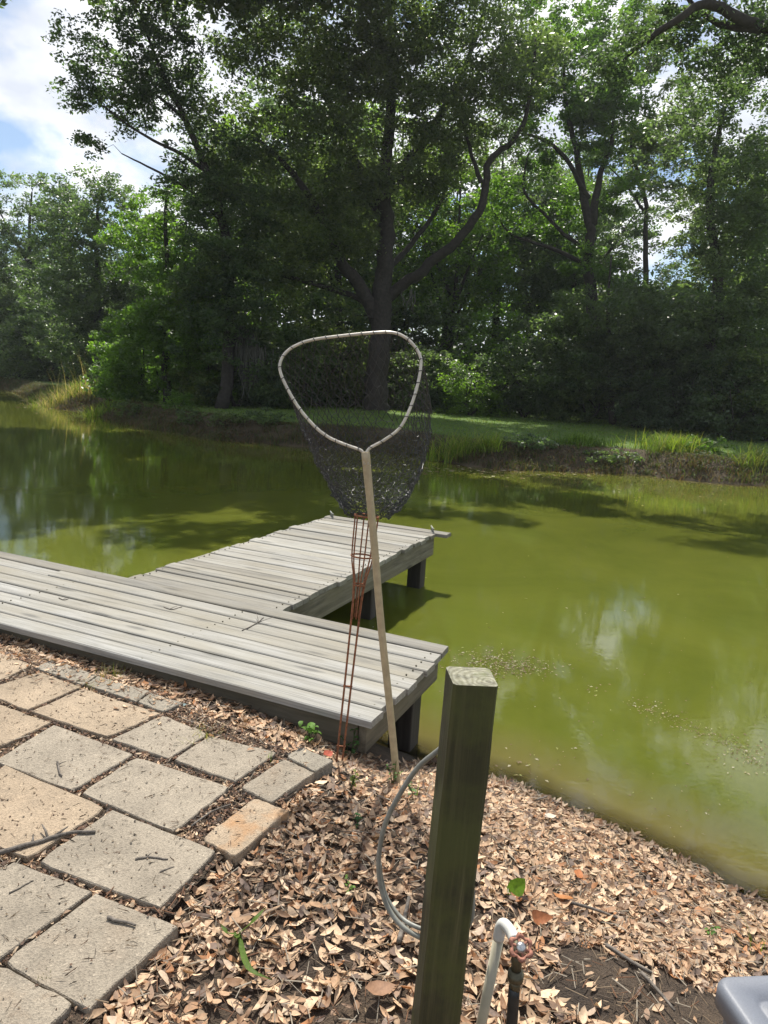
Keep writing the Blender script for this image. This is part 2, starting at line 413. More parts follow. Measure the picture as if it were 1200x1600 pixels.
def wob(x, y, k, ph):
    return (np.sin(x * k + ph) * np.cos(y * k * 1.13 + ph * 2.1) + 0.5 * np.sin(x * k * 2.3 + y * k * 1.7 + ph * 3) + 0.25 * np.sin(x * k * 4.7 - y * k * 5.1 + ph)) / 1.75
def height(x, y):
    x = np.asarray(x, float); y = np.asarray(y, float)
    d, near = shore(x, y)
    dw = d + np.where(near, 0.05 * wob(x, y, 3.1, 0.7), 0.35 * wob(x, y, 0.9, 0.3))
    s = np.interp(x, [-1.2, 0.0, 0.4, 1.2], [0.6, 0.46, 0.36, 0.25])
    nz = ZW + np.clip(np.where(dw < 0, dw * 0.55, dw * s), -0.9, 1)
    cap = -0.042
    nz = np.where(nz > cap - 0.08, cap - 0.08 * np.exp(-(nz - cap + 0.08) / 0.08), nz)
    nz = nz + 0.012 * wob(x, y, 7.0, 1.9) * np.clip(d * 3, 0, 1)
    e = np.clip(dw / 1.1, 0, 1)
    fz = ZW + 0.56 * e * e * (3 - 2 * e) + np.clip(dw - 1.0, 0, 60) * 0.024
    fz = np.where(fz > 0.55, 0.55 + (fz - 0.55) * 0.2, fz) + 0.03 * wob(x, y, 0.8, 4.0) * np.clip(d, 0, 1)
    fz = np.where(dw < 0, ZW + np.clip(dw * 0.55, -1.2, 0), fz)
    return np.where(near, nz, fz)
def axis(spec):
    o = []
    for a, b, st in spec: o.extend(np.arange(a, b, st))
    return np.array(o)
def grid_mesh(name, xs, ys, zfun, mat):
    X, Y = np.meshgrid(xs, ys); Z = zfun(X, Y)
    v = np.stack([X.ravel(), Y.ravel(), Z.ravel()], 1)
    nx, ny = len(xs), len(ys)
    i = (np.arange(ny - 1)[:, None] * nx + np.arange(nx - 1)[None, :]).ravel()
    f = np.stack([i, i + 1, i + 1 + nx, i + nx], 1)
    return mk_mesh(name, v, f, mat, True), X.ravel(), Y.ravel()
xs = axis([(-600, -80, 60), (-80, -40, 5), (-40, -4, 0.6), (-4, -1.6, 0.12), (-1.6, 2.6, 0.04), (2.6, 5, 0.12), (5, 40, 0.6), (40, 80, 5), (80, 601, 60)])
ys = axis([(-300, -20, 40), (-20, -2, 2), (-2, 0.6, 0.2), (0.6, 4.4, 0.04), (4.4, 8, 0.15), (8, 16, 0.6), (16, 30, 0.3), (30, 60, 0.7), (60, 120, 6), (120, 700, 60)])
gme, gx, gy = grid_mesh('ground', xs, ys, height, M['ground'])
d, near = shore(gx, gy)
mask = np.zeros((len(gx), 4), np.float32)
mask[:, 0] = np.where(near, 0, np.clip((d - 1.25 + 0.5 * wob(gx, gy, 1.3, 2)) / 0.5, 0, 1))
mask[:, 1] = np.where(near, np.clip((0.14 - d) / 0.12, 0, 1) * 0.7, np.clip((1.5 - d) / 0.5, 0, 1) * 0.72)
a_ = gme.attributes.new('mask', 'FLOAT_COLOR', 'POINT'); a_.data.foreach_set('color', mask.ravel())
ground = tag(obj('ground', gme), kind='structure')

wx = axis([(-66, -40, 4), (-40, -4, 1.2), (-4, -1, 0.25), (-1, 2.6, 0.05), (2.6, 5, 0.2), (5, 40, 1.2), (40, 71, 4)])
wy = axis([(-8, 1.5, 0.5), (1.5, 4.6, 0.05), (4.6, 8, 0.3), (8, 30, 0.6), (30, 63, 1.5)])
wme, qx, qy = grid_mesh('pond_water', wx, wy, lambda x, y: np.full(x.shape, ZW), M['water'])
dep = np.clip(ZW - height(qx, qy), 0, 3)
dd, nr = shore(qx, qy)
a_ = wme.attributes.new('depth', 'FLOAT', 'POINT'); a_.data.foreach_set('value', dep.astype(np.float32))
tag(obj('pond_water', wme), kind='structure')

# ------------------------------------------------------------------ patio of pavers
GREY = (0.32, 0.272, 0.208); TAN = (0.375, 0.290, 0.200); PALE = (0.29, 0.255, 0.20)
pavers = [
    ([(-70, 1045), (-12, 1016), (50, 1038), (0, 1062)], TAN, 0), ([(-30, 1079), (62, 1049), (126, 1073), (42, 1109)], TAN, 0),
    ([(56, 1044), (82, 1030), (150, 1055), (129, 1070)], PALE, 0), ([(134, 1070), (153, 1057), (232, 1080), (212, 1096)], PALE, 0),
    ([(216, 1097), (236, 1083), (285, 1098), (254, 1112)], PALE, 0),
    ([(50, 1112), (129, 1076), (249, 1115), (168, 1152)], TAN, 0), ([(175, 1155), (254, 1118), (325, 1146), (264, 1184)], GREY, 0),
    ([(271, 1187), (327, 1150), (433, 1175), (367, 1220)], GREY, 0),
    ([(-75, 1142), (-5, 1099), (78, 1129), (-2, 1166)], TAN, 0), ([(-8, 1188), (84, 1132), (208, 1178), (112, 1234)], GREY, 0),
    ([(127, 1239), (213, 1182), (358, 1229), (271, 1299)], GREY, 0),
    ([(376, 1229), (445, 1185), (490, 1207), (424, 1253)], GREY, 0.12), ([(315, 1309), (398, 1246), (450, 1266), (368, 1337)], TAN, 1.0),
    ([(449, 1182), (470, 1167), (520, 1188), (492, 1205)], PALE, 0),
    ([(-110, 1275), (8, 1196), (166, 1262), (42, 1341)], TAN, 0.05), ([(58, 1346), (176, 1266), (338, 1329), (250, 1418)], GREY, 0),
    ([(-125, 1432), (22, 1346), (142, 1393), (-4, 1497)], GREY, 0), ([(4, 1503), (150, 1396), (277, 1446), (140, 1573)], GREY, 0.08),
    ([(-100, 1575), (-2, 1507), (116, 1567), (22, 1655)], GREY, 0.25), ([(-190, 1240), (-85, 1186), (-2, 1200), (-112, 1268)], GREY, 0), ([(-260, 1500), (-122, 1380), (-2, 1350), (-130, 1425)], TAN, 0),
    ([(-150, 1110), (-80, 1076), (-34, 1081), (-80, 1135)], TAN, 0),
]
bed_pts = np.array([un(x, y, 0)[:2] for x, y in ((-260, 1620), (-320, 1200), (-200, 1010), (40, 1025), (240, 1078), (440, 1165), (500, 1190), (440, 1250), (360, 1320), (260, 1420), (150, 1560), (60, 1680))])
bme = mk_mesh('patio', [(x, y, -0.020) for x, y in bed_pts], [tuple(range(len(bed_pts)))[::-1]], M['ground'])
patio = tag(obj('patio', bme), kind='structure')
PAV = []
rp = random.Random(3)
for q, colr, rust in pavers:
    P = [un(x, y, 0.0) for x, y in q]; c = sum(P) / 4; P = [p + (p - c) / np.linalg.norm(p - c) * 0.006 for p in P]; PAV.append(np.array([p[:2] for p in P]))
    c = sum(P) / 4; tilt = (rp.uniform(-.006, .006), rp.uniform(-.006, .006)); lift = rp.uniform(-.002, .002)
    # outline with worn, slightly uneven edges
    ring = []
    for i in range(4):
        p, n_ = P[i], P[(i + 1) % 4]
        for k in range(8):
            s_ = k / 8; j = 0.0035 if k else 0.011
            w_ = p + (n_ - p) * s_; inw = (c - w_) / np.linalg.norm(c - w_)
            ring.append(w_ + inw * rp.uniform(0, j * 1.6))
    V = []; nR = len(ring)
    for ins, z in ((0.0, -0.055), (0.0, -0.004), (0.003, 0.0)):
        for p in ring:
            inw = (c - p) / np.linalg.norm(c - p); r_ = p + inw * ins - c
            V.append((r_[0], r_[1], z + (r_[0] * tilt[0] + r_[1] * tilt[1]) * (z > -0.05)))
    F_ = [(l * nR + i, l * nR + (i + 1) % nR, (l + 1) * nR + (i + 1) % nR, (l + 1) * nR + i) for l in range(2) for i in range(nR)]
    F_ = [f[::-1] for f in F_] + [tuple(2 * nR + i for i in range(nR))[::-1]]
    o = obj('paver', mk_mesh('paver', V, F_, M['paver']), patio, (c[0], c[1], lift))
    k_ = rp.uniform(0.92, 1.06); o.color = (colr[0] * k_, colr[1] * k_, colr[2] * k_, rust)

# ------------------------------------------------------------------ the dock
dock = empty('dock', (DC[0], DC[1], ZW))
tag(dock, 'weathered grey L-shaped wooden dock with plank walkway and pier over the pond', 'dock')
DM = Matrix(((DA[0], DB[0], 0, 0), (DA[1], DB[1], 0, 0), (0, 0, 1, 0), (0, 0, 0, 1)))
def plank(a0, a1, b0, b1, seed, z=0.0):
    r = random.Random(seed); L, Wd, T = a1 - a0, b1 - b0, 0.036
    n = max(4, int(L / 0.25)); V = []; F_ = []
    ph = r.uniform(0, 6); wv = r.uniform(0.5, 1.0)
    e0, e1 = r.uniform(-.008, .008), r.uniform(-.008, .008); cup = r.uniform(-.003, .003)
    for i in range(n + 1):
        s_ = i / n
        dz = 0.0035 * math.sin(ph + s_ * L * wv * 1.7) ; dy = 0.0025 * math.sin(ph * 2 + s_ * L * wv)
        for (y, zt) in ((0, -T), (0, -0.005), (0.006, 0), (Wd * 0.5, cup), (Wd - 0.006, 0), (Wd, -0.005), (Wd, -T)):
            sk = e0 * (1 - y / Wd) * (i == 0) + e1 * (y / Wd) * (i == n)
            V.append((s_ * L - L / 2 + sk, y - Wd / 2 + dy, zt + dz))
    for i in range(n):
        for k in range(7):
            F_.append((i * 7 + k, i * 7 + (k + 1) % 7, (i + 1) * 7 + (k + 1) % 7, (i + 1) * 7 + k))
    F_ += [tuple(range(7))[::-1], tuple(n * 7 + k for k in range(7))]
    p = dk((a0 + a1) / 2, (b0 + b1) / 2, ZD + z)
    mt = Matrix.Translation((p[0] - DC[0], p[1] - DC[1], p[2] - ZW)) @ DM @ Matrix.Rotation(r.uniform(-.0015, .0015), 4, 'Z')
    obj('plank', mk_mesh('plank', V, F_, M['deck']), dock, matrix=mt)
rd = random.Random(11)
NW = 8; pw = 1.087 / NW
for i in range(NW):
    sp_a = [(-0.012 + rd.uniform(-.012, .012), 5.4)]
    if i == 3: sp_a = [(sp_a[0][0], 3.66), (3.665, 5.4)]
    if i == 6: sp_a = [(sp_a[0][0], 2.9), (2.905, 5.4)]
    for a0, a1 in sp_a: plank(a0, a1, i * pw + 0.0075 + (0.003 if i in (1, 2) else 0), (i + 1) * pw - 0.005, 100 + i * 7 + int(a0 > 1), rd.uniform(-.002, .002))
b = 1.093; k = 0
while b < 4.10:
    w_ = rd.choice((0.14, 0.14, 0.138, 0.09 if k in (1, 2) else 0.14))
    last = b + w_ + 0.14 > 4.16
    plank(1.145 + rd.uniform(-.012, .012) - (0.13 if b + w_ > 4.1 else 0), 2.42 + rd.uniform(-.015, .015), b + 0.0055, b + w_ - 0.0055, 300 + k, rd.uniform(-.003, .003) + (0.004 if b + w_ > 4.1 else 0))
    b += w_; k += 1
B_END = b
def dbox(name, a0, a1, b0, b1, z0, z1, mat, bevel=0.006, rot=0.0, label=None):
    mb = MB().box((-(a1 - a0) / 2, -(b1 - b0) / 2, -(z1 - z0) / 2), ((a1 - a0) / 2, (b1 - b0) / 2, (z1 - z0) / 2))
    if abs(b1 - b0) > abs(a1 - a0):   # grain runs along local x
        mb = MB().box((-(b1 - b0) / 2, -(a1 - a0) / 2, -(z1 - z0) / 2), ((b1 - b0) / 2, (a1 - a0) / 2, (z1 - z0) / 2)); rot += math.pi / 2
    if z1 - z0 > max(abs(a1 - a0), abs(b1 - b0)):
        h_ = (z1 - z0) / 2; mb = MB().box((-h_, -abs(b1 - b0) / 2, -abs(a1 - a0) / 2), (h_, abs(b1 - b0) / 2, abs(a1 - a0) / 2))
        R_ = Matrix.Rotation(math.pi / 2, 4, 'Y')
    else: R_ = Matrix.Rotation(rot, 4, 'Z')
    p = dk((a0 + a1) / 2, (b0 + b1) / 2, (z0 + z1) / 2)
    o = mb.build(name, mat, dock, smooth=False, bevel=bevel)
    o.matrix_basis = Matrix.Translation((p[0] - DC[0], p[1] - DC[1], p[2] - ZW)) @ DM @ R_
    return o
T0 = ZD - 0.042
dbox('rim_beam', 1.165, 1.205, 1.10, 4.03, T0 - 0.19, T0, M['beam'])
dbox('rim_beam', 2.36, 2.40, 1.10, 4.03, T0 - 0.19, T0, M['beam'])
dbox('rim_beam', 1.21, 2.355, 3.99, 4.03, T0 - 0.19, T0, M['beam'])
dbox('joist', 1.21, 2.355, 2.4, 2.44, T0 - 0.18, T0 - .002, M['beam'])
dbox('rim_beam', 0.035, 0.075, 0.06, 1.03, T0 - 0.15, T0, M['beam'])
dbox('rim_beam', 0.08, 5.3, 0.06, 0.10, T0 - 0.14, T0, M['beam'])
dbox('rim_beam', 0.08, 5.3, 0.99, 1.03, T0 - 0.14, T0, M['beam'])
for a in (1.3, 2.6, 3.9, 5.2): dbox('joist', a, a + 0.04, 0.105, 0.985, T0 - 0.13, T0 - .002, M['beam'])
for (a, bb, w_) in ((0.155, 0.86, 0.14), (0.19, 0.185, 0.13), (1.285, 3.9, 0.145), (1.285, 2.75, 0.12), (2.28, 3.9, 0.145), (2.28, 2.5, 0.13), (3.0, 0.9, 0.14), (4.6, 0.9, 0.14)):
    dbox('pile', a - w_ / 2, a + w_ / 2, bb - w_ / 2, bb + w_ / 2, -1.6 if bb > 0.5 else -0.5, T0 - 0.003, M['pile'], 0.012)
mb = MB()
for i in range(NW):
    for a in (0.055, 1.32, 2.62, 3.92, 5.22):
        for bb in (i * pw + .032, (i + 1) * pw - .032):
            p = dk(a + rd.uniform(-.008, .008), bb + rd.uniform(-.006, .006), ZD); mb.tube([p - np.array([0, 0, .006]), p + np.array([0, 0, .0035])], .0045, 6)
b = 1.093
while b < 4.1:
    for a in (1.19, 2.38):
        for bb in (b + .03, b + .105):
            p = dk(a + rd.uniform(-.008, .008), bb, ZD); mb.tube([p - np.array([0, 0, .006]), p + np.array([0, 0, .0035])], .0045, 6)
    b += .14
nh = mb.build('nail_heads', M['brass'], dock, (DC[0], DC[1], ZW)); nh['kind'] = 'stuff'
def cleat(a, bb, rot):
    mb = MB(); L = 0.085
    mb.tube(spline([(-L, 0, 0.045), (-L * .6, 0, 0.038), (0, 0, 0.034), (L * .6, 0, 0.038), (L, 0, 0.045)], 3), [.005, .007, .008, .009, .009, .009, .009, .009, .009, .009, .008, .007, .005], 8)
    for s_ in (-0.025, 0.025): mb.tube([(s_ * 1.3, 0, 0.0), (s_, 0, 0.036)], [0.011, 0.008], 8)
    mb.box((-0.05, -0.014, 0), (0.05, 0.014, 0.006))
    p = dk(a, bb, ZD + 0.005); o = mb.build('cleat', M['cleat'], dock)
    o.matrix_basis = Matrix.Translation((p[0] - DC[0], p[1] - DC[1], p[2] - ZW)) @ DM @ Matrix.Rotation(rot, 4, 'Z')
cleat(1.20, B_END - 0.07, math.radians(60)); cleat(2.36, B_END - 0.07, math.radians(50))

# ------------------------------------------------------------------ the post, the hose, the water tap, the box
def gz(x, y): return float(height(np.array([x]), np.array([y]))[0])
px, py = 0.183, 1.345
g0 = gz(px, py)
pt = at(727, 1056, py)
post_h = pt[2] - g0 + 0.25
mb = MB(); w_ = 0.0445; n_ = 14; rr = random.Random(5)
for i in range(n_ + 1):
    x_ = -post_h / 2 + post_h * i / n_
    for (y, z) in ((-w_, -w_ + .006), (-w_, w_ - .006), (-w_ + .006, w_), (w_ - .006, w_), (w_, w_ - .006), (w_, -w_ + .006), (w_ - .006, -w_), (-w_ + .006, -w_)):
        mb.v.append((x_, y + rr.uniform(-.0012, .0012), z + rr.uniform(-.0012, .0012)))
for i in range(n_):
    for k in range(8): mb.f.append((i * 8 + k, i * 8 + (k + 1) % 8, (i + 1) * 8 + (k + 1) % 8, (i + 1) * 8 + k))
mb.f += [tuple(range(8))[::-1], tuple(n_ * 8 + k for k in range(8))]
mb.f = [f[::-1] for f in mb.f]
post = mb.build('wooden_post', M['post'], None, smooth=False)
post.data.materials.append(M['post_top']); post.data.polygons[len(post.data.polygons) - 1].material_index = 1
post.matrix_basis = Matrix.Translation((px, py, g0 - 0.25 + post_h / 2)) @ Matrix.Rotation(math.radians(1.0), 4, 'Y') @ Matrix.Rotation(math.radians(5), 4, 'Z') @ Matrix.Rotation(-math.pi / 2, 4, 'Y')
tag(post, 'square green-stained timber post standing upright in the leaf litter', 'post')

hy = py + 0.075
hp = [at(742, 1120, hy - 0.02), at(690, 1168, hy), at(650, 1203, hy + .03), at(613, 1262, hy + .05), at(596, 1310, hy + .06), at(592, 1365, hy + .06), at(606, 1418, hy + .05), at(640, 1456, hy + .02), at(700, 1475, hy), at(735, 1440, hy + .005), at(738, 1380, hy + .005)]
mb = MB(); mb.tube(spline(hp, 8), 0.0058, 10)
hose = mb.build('hose', M['hose'])
hp2 = [at(596, 1372, hy + .085), at(604, 1402, hy + .075), at(625, 1432, hy + .05), at(655, 1450, hy + .022), at(700, 1462, hy + .02), at(712, 1520, hy + 0.02), at(705, 1600, hy + .03), (px - .0, hy + .05, g0 + 0.03)]
hp2 = [at(593, 1350, hy + .075)] + hp2
mb = MB(); mb.tube(spline(hp2, 8), 0.005, 10)
root = empty('garden_hose', (px, hy, g0)); tag(root, 'grey hose looped around the back of the green timber post', 'hose')
hose.parent = root; hose.location = (-px, -hy, -g0); hose.name = 'coil'
mb.build('tail', M['hose'], root, (px, hy, g0))

vy = 1.40
tp_ = at(783, 1446, vy); gp = gz(tp_[0], vy)
root = empty('water_tap', (tp_[0], vy, gp)); tag(root, 'beige plastic standpipe with white elbow, rusty tap wheel and black hose', 'tap'); off = (tp_[0], vy, gp)
r_ = 0.0118
bot = at(752, 1600, vy); dirp = (tp_ - bot) / np.linalg.norm(tp_ - bot)
mb = MB(); mb.tube([tp_ - dirp * ((tp_[2] - gp) / dirp[2] + .05), tp_ - dirp * 0.02], r_, 16); mb.build('riser_pipe', M['pvc'], root, off)
el = spline([tp_ - dirp * 0.035, tp_ - dirp * 0.005, tp_ + np.array([0.006, -0.006, 0.008]), tp_ + np.array([0.018, -0.028, 0.006]), tp_ + np.array([0.022, -0.045, 0.004])], 5)
mb = MB(); mb.tube(el, 0.0128, 16); mb.build('elbow', M['pvc_white'], root, off)
vc = tp_ + np.array([0.026, -0.062, -0.006])
mb = MB(); mb.tube([el[-1], vc, vc + np.array([0.001, -0.01, 0])], [0.011, 0.013, 0.012], 12); mb.tube([vc + np.array([0, 0.004, 0.006]), vc + np.array([0.001, -0.004, -0.045])], [0.012, 0.011], 12)
mb.build('valve_body', M['brass'], root, off)
ax = np.array([0.05, -0.62, 0.78]); ax /= np.linalg.norm(ax); e1 = np.cross(ax, [1, 0, 0]); e1 /= np.linalg.norm(e1); e2 = np.cross(ax, e1)
wc = vc + ax * 0.032
mb = MB(); mb.tube([vc, wc + ax * .006], [0.007, 0.005], 8); mb.build('stem', M['metal'], root, off)
mb = MB()
NL = 48; ringp = []
for i in range(NL + 1):
    a = 2 * math.pi * i / NL; R_ = 0.0205 + 0.0025 * math.cos(6 * a)
    ringp.append(wc + R_ * (math.cos(a) * e1 + math.sin(a) * e2))
mb.tube(ringp, [0.0042 + 0.0015 * math.cos(6 * 2 * math.pi * i / NL) for i in range(NL + 1)], 8, False)
for i in range(3):
    a = math.pi * i / 3 + .2; dd_ = math.cos(a) * e1 + math.sin(a) * e2
    mb.tube([wc - dd_ * .020, wc + dd_ * .020], 0.0032, 6)
wheel = mb.build('hand_wheel', M['valve'], root, off)
mb = MB(); mb.tube([wc - ax * .004, wc + ax * .004, wc + ax * .0075], [0.012, 0.011, 0.005], 12); mb.build('hub', M['metal'], wheel, off)
cb = vc + np.array([0.001, -0.004, -0.045])
mb = MB(); mb.tube([cb, cb - np.array([0, 0, .006]), cb - np.array([0, 0, .007]), cb - np.array([0, 0, .022])], [.014, .0155, .0175, .0175], 14)
mb.tube([cb - np.array([0, 0, .022]), cb - np.array([-.001, 0, .045])], [.0125, .0125], 14); mb.build('coupling', M['brass'], root, off)
mb = MB(); mb.tube(spline([cb - np.array([0, 0, .042]), cb - np.array([-.004, 0.0, .16]), np.array([cb[0] + .008, cb[1] + .005, gp + .12]), np.array([cb[0] + .02, cb[1] + .02, gp + .02]), np.array([cb[0] + .12, cb[1] - .10, gp + .008]), np.array([cb[0] + .3, cb[1] - .35, gp + .0])], 6), 0.0125, 14)
mb.build('supply_hose', M['rubber'], root, off)

# grey plastic box
LZ = 0.40
bc = un(1112, 1522, LZ); yaw = math.radians(7)
root = empty('storage_box', (bc[0], bc[1], gz(bc[0] + .25, bc[1] - .2))); root.rotation_euler = (0, 0, yaw)
tag(root, 'grey plastic storage box with a ribbed lid standing at the bank edge', 'box')
hz_ = LZ - root.location[2]
def rrect(x0, x1, y0, y1, r, n=6):
    o = []
    for cx_, cy_, a0 in ((x1 - r, y1 - r, 0), (x0 + r, y1 - r, 90), (x0 + r, y0 + r, 180), (x1 - r, y0 + r, 270)):
        for k in range(n + 1):
            a = math.radians(a0 + 90 * k / n); o.append((cx_ + r * math.cos(a), cy_ + r * math.sin(a)))
    return o
def loft(levels):
    mb = MB(); n = len(levels[0][0])
    for ring, z in levels: mb.v += [(x, y, z) for x, y in ring]
    for l in range(len(levels) - 1):
        for i in range(n): mb.f.append((l * n + i, l * n + (i + 1) % n, (l + 1) * n + (i + 1) % n, (l + 1) * n + i))
    mb.f.append(tuple(range(n))[::-1]); mb.f.append(tuple((len(levels) - 1) * n + i for i in range(n)))
    return mb
X1, Y0 = 0.52, -0.40
def rr_(i, r): return rrect(i, X1 - i, Y0 + i, -i, max(r, .004))
loft([(rr_(.035, .03), 0.0), (rr_(.012, .035), hz_ - .045)]).build('tub', M['plastic'], root, smooth=False, bevel=.002)
lid = loft([(rr_(.0, .032), hz_ - .05), (rr_(.0, .032), hz_ - .014), (rr_(.003, .03), hz_ - .006), (rr_(.008, .026), hz_ - .001), (rr_(.014, .022), hz_), (rr_(.05, .02), hz_ - .003), (rr_(.056, .018), hz_ - .011), (rr_(.064, .016), hz_ - .012), (rr_(.07, .014), hz_ - .004), (rr_(.078, .012), hz_ - .003)]).build('lid', M['plastic'], root, smooth=True)

# ------------------------------------------------------------------ the wire torch stake and the landing net
sb = un(530, 1190, -0.08); sb[2] = gz(sb[0], sb[1])
st_top = at(573, 806, sb[1] + 0.07)
axs = st_top - sb; LS = np.linalg.norm(axs); axs /= LS
s1 = np.cross(axs, [0, 1, 0]); s1 /= np.linalg.norm(s1); s2 = np.cross(s1, axs)
root = empty('torch_holder', sb); tag(root, 'rusty wire torch holder on a thin twin-rod stake leaning at the dock corner', 'torch holder')
def lvl(py_): return (1190 - py_) / (1190 - 806.0) * LS
R0, R1, R2 = 0.050, 0.046, 0.024
rings = [(LS, R0), (lvl(866), R1), (lvl(909), R2)]
for h_, R_ in rings:
    mb = MB(); mb.tube([sb + axs * h_ + R_ * (math.cos(a) * s1 + math.sin(a) * s2) for a in np.linspace(0, 2 * math.pi, 33)], 0.0036, 8, False)
    mb.build('ring', M['rust'], root, sb)
for k in range(6):
    a = k * math.pi / 3 + .3; u = math.cos(a) * s1 + math.sin(a) * s2
    mb = MB(); mb.tube(spline([sb + axs * LS + u * R0, sb + axs * lvl(866) + u * R1, sb + axs * lvl(895) + u * (R2 * 1.25), sb + axs * lvl(912) + u * R2, sb + axs * lvl(960) + u * .016], 4), 0.003, 6)
    mb.build('rib', M['rust'], root, sb)
for s_ in (-1, 1):
    mb = MB(); mb.tube(spline([sb + axs * lvl(900) + s1 * s_ * .022, sb + axs * lvl(950) + s1 * s_ * .017, sb + axs * lvl(1060) + s1 * s_ * .014, sb + axs * lvl(1185) + s1 * s_ * .012, sb - axs * 0.15 + s1 * s_ * .004], 4), 0.0044, 8)
    mb.build('rod', M['rust'], root, sb)
for h_ in (lvl(1065), lvl(1160)):
    mb = MB(); mb.tube([sb + axs * h_ - s1 * .020, sb + axs * h_ + s1 * .020], 0.004, 6); mb.build('cross_piece', M['rust'], root, sb)

nb = un(622, 1224, -0.16); nb[2] = gz(nb[0], nb[1]) - 0.01
YJ = st_top[1] - 0.075
J = at(571, 706, YJ)
root = empty('landing_net', nb); tag(root, 'landing net with pale metal hoop and long tan handle leaning on the torch holder', 'net')
mb = MB(); hpts = [nb + (J - nb) * s_ for s_ in (0, .03, .25, .5, .75, .93, 1.0)]
hpts[3] = hpts[3] + np.array([-.004, 0, 0])
mb.tube(spline(hpts, 3), [0.0155] * 10 + [0.0155] * 5 + [0.0165] * 2 + [0.0175, 0.017], 14)
mb.build('handle', M['handle'], root, nb)
hz = [(628, 884), (606, 868), (500, 830), (400, 785), (310, 715), (210, 600), (130, 470), (78, 350), (80, 275), (125, 208), (205, 160), (310, 130), (500, 105), (700, 86), (815, 83), (900, 108), (970, 168), (1016, 250), (1013, 350), (987, 470), (945, 595), (900, 690), (850, 750), (760, 812), (685, 853), (652, 886)]
hoop3 = []
for (zx, zy) in hz:
    x, y = 420 + zx / 4.286, 500 + zy / 4.286
    hoop3.append(at(x, y, YJ + 0.10 * (706 - y) / 190.0))
hs = spline(hoop3, 5)
mb = MB(); mb.tube([J - (J - nb) / np.linalg.norm(J - nb) * .05 + np.array([-.006, -.012, 0])] + hs + [J - (J - nb) / np.linalg.norm(J - nb) * .05 + np.array([.006, -.012, 0])], 0.0062, 10)
hoop = mb.build('hoop', M['hoop'], root, nb)
HS = np.array(hs); seg = np.r_[0, np.cumsum(np.linalg.norm(np.diff(HS, axis=0), axis=1))]
def hoop_at(u):
    s_ = u * seg[-1]
    return np.array([np.interp(s_, seg, HS[:, i]) for i in range(3)]).T
for k in range(34):
    u = (k + 0.5) / 34; p = hoop_at(u); q = hoop_at(min(1, u + .004)); t_ = (q - p) / np.linalg.norm(q - p)
    n1 = np.cross(t_, [0, 1, 0]); n1 /= np.linalg.norm(n1); n2 = np.cross(t_, n1)
    mb = MB(); mb.tube([p + t_ * (0.008 * (i / 12 - .5) * 1.6) + 0.0078 * (math.cos(a) * n1 + math.sin(a) * n2) for i, a in enumerate(np.linspace(0, 2 * math.pi, 13))], 0.0016, 5)
    mb.build('lashing', M['cord'], root, nb)
# the bag: strands of a diamond mesh hung from the hoop
NU, NV = 58, 36
botc = at(577, 802, YJ + 0.16)
cen = hoop_at(np.linspace(0, 1, 60)).mean(0)
U = np.linspace(0, 1, NU, endpoint=False)
Hh = hoop_at(U); zmax, zmin = Hh[:, 2].max(), Hh[:, 2].min()
rb = np.random.default_rng(21)
rows = []
rowsag = rb.normal(0, 1, (NV + 1, NU))
for v in range(NV + 1):
    s_ = v / NV
    off_u = (0.5 / NU) * (v % 2)
    P = hoop_at((U + off_u) % 1.0)
    rad = P - cen
    tgt = botc + np.stack([rad[:, 0] * 0.36, rad[:, 0] * 0 + 0.06 * np.sign(rad[:, 2]), rad[:, 2] * 0.05], 1)
    hi = (P[:, 2] - zmin) / (zmax - zmin)
    # hang back and down: strands from the top go behind the hoop, the sides bulge outwards
    q = P * (1 - s_) + tgt * s_
    bul = math.sin(math.pi * min(1, s_ * 1.05))
    q[:, 1] += (0.06 + 0.20 * hi) * bul
    q[:, 0] += np.sign(rad[:, 0]) * (np.abs(rad[:, 0]) / 0.3) * (0.105 * np.sin(math.pi * s_ ** 0.8)) * np.where(rad[:, 0] > 0, 1.05, 0.05)
    q[:, 2] -= 0.05 * bul * (1 - hi) + 0.10 * np.sin(math.pi * s_) * hi
    q += rb.normal(0, 0.0055, q.shape) * min(1, s_ * 5)
    rows.append(q)
SV, SF = [], []
def strand(p, q, r):
    t_ = q - p; L = np.linalg.norm(t_)
    if L < 1e-5: return
    t_ = t_ / L; n1 = np.cross(t_, [0.3, 0.8, 0.52]); n1 /= np.linalg.norm(n1) + 1e-9; n2 = np.cross(t_, n1); b0 = len(SV)
    for e in (p, q):
        for k in range(3):
            a = 2.094 * k; SV.append(e + r * (math.cos(a) * n1 + math.sin(a) * n2))
    for k in range(3): SF.append((b0 + k, b0 + (k + 1) % 3, b0 + 3 + (k + 1) % 3, b0 + 3 + k))
for v in range(NV):
    for u in range(NU):
        p = rows[v][u]
        for du in ((0, -1) if v % 2 == 0 else (0, 1)):
            strand(p, rows[v + 1][(u + du) % NU], 0.0016)
bag = obj('net_bag', mk_mesh('net_bag', np.array(SV) - nb, np.array(SF), M['net'], True), root)
bag['kind'] = 'stuff'

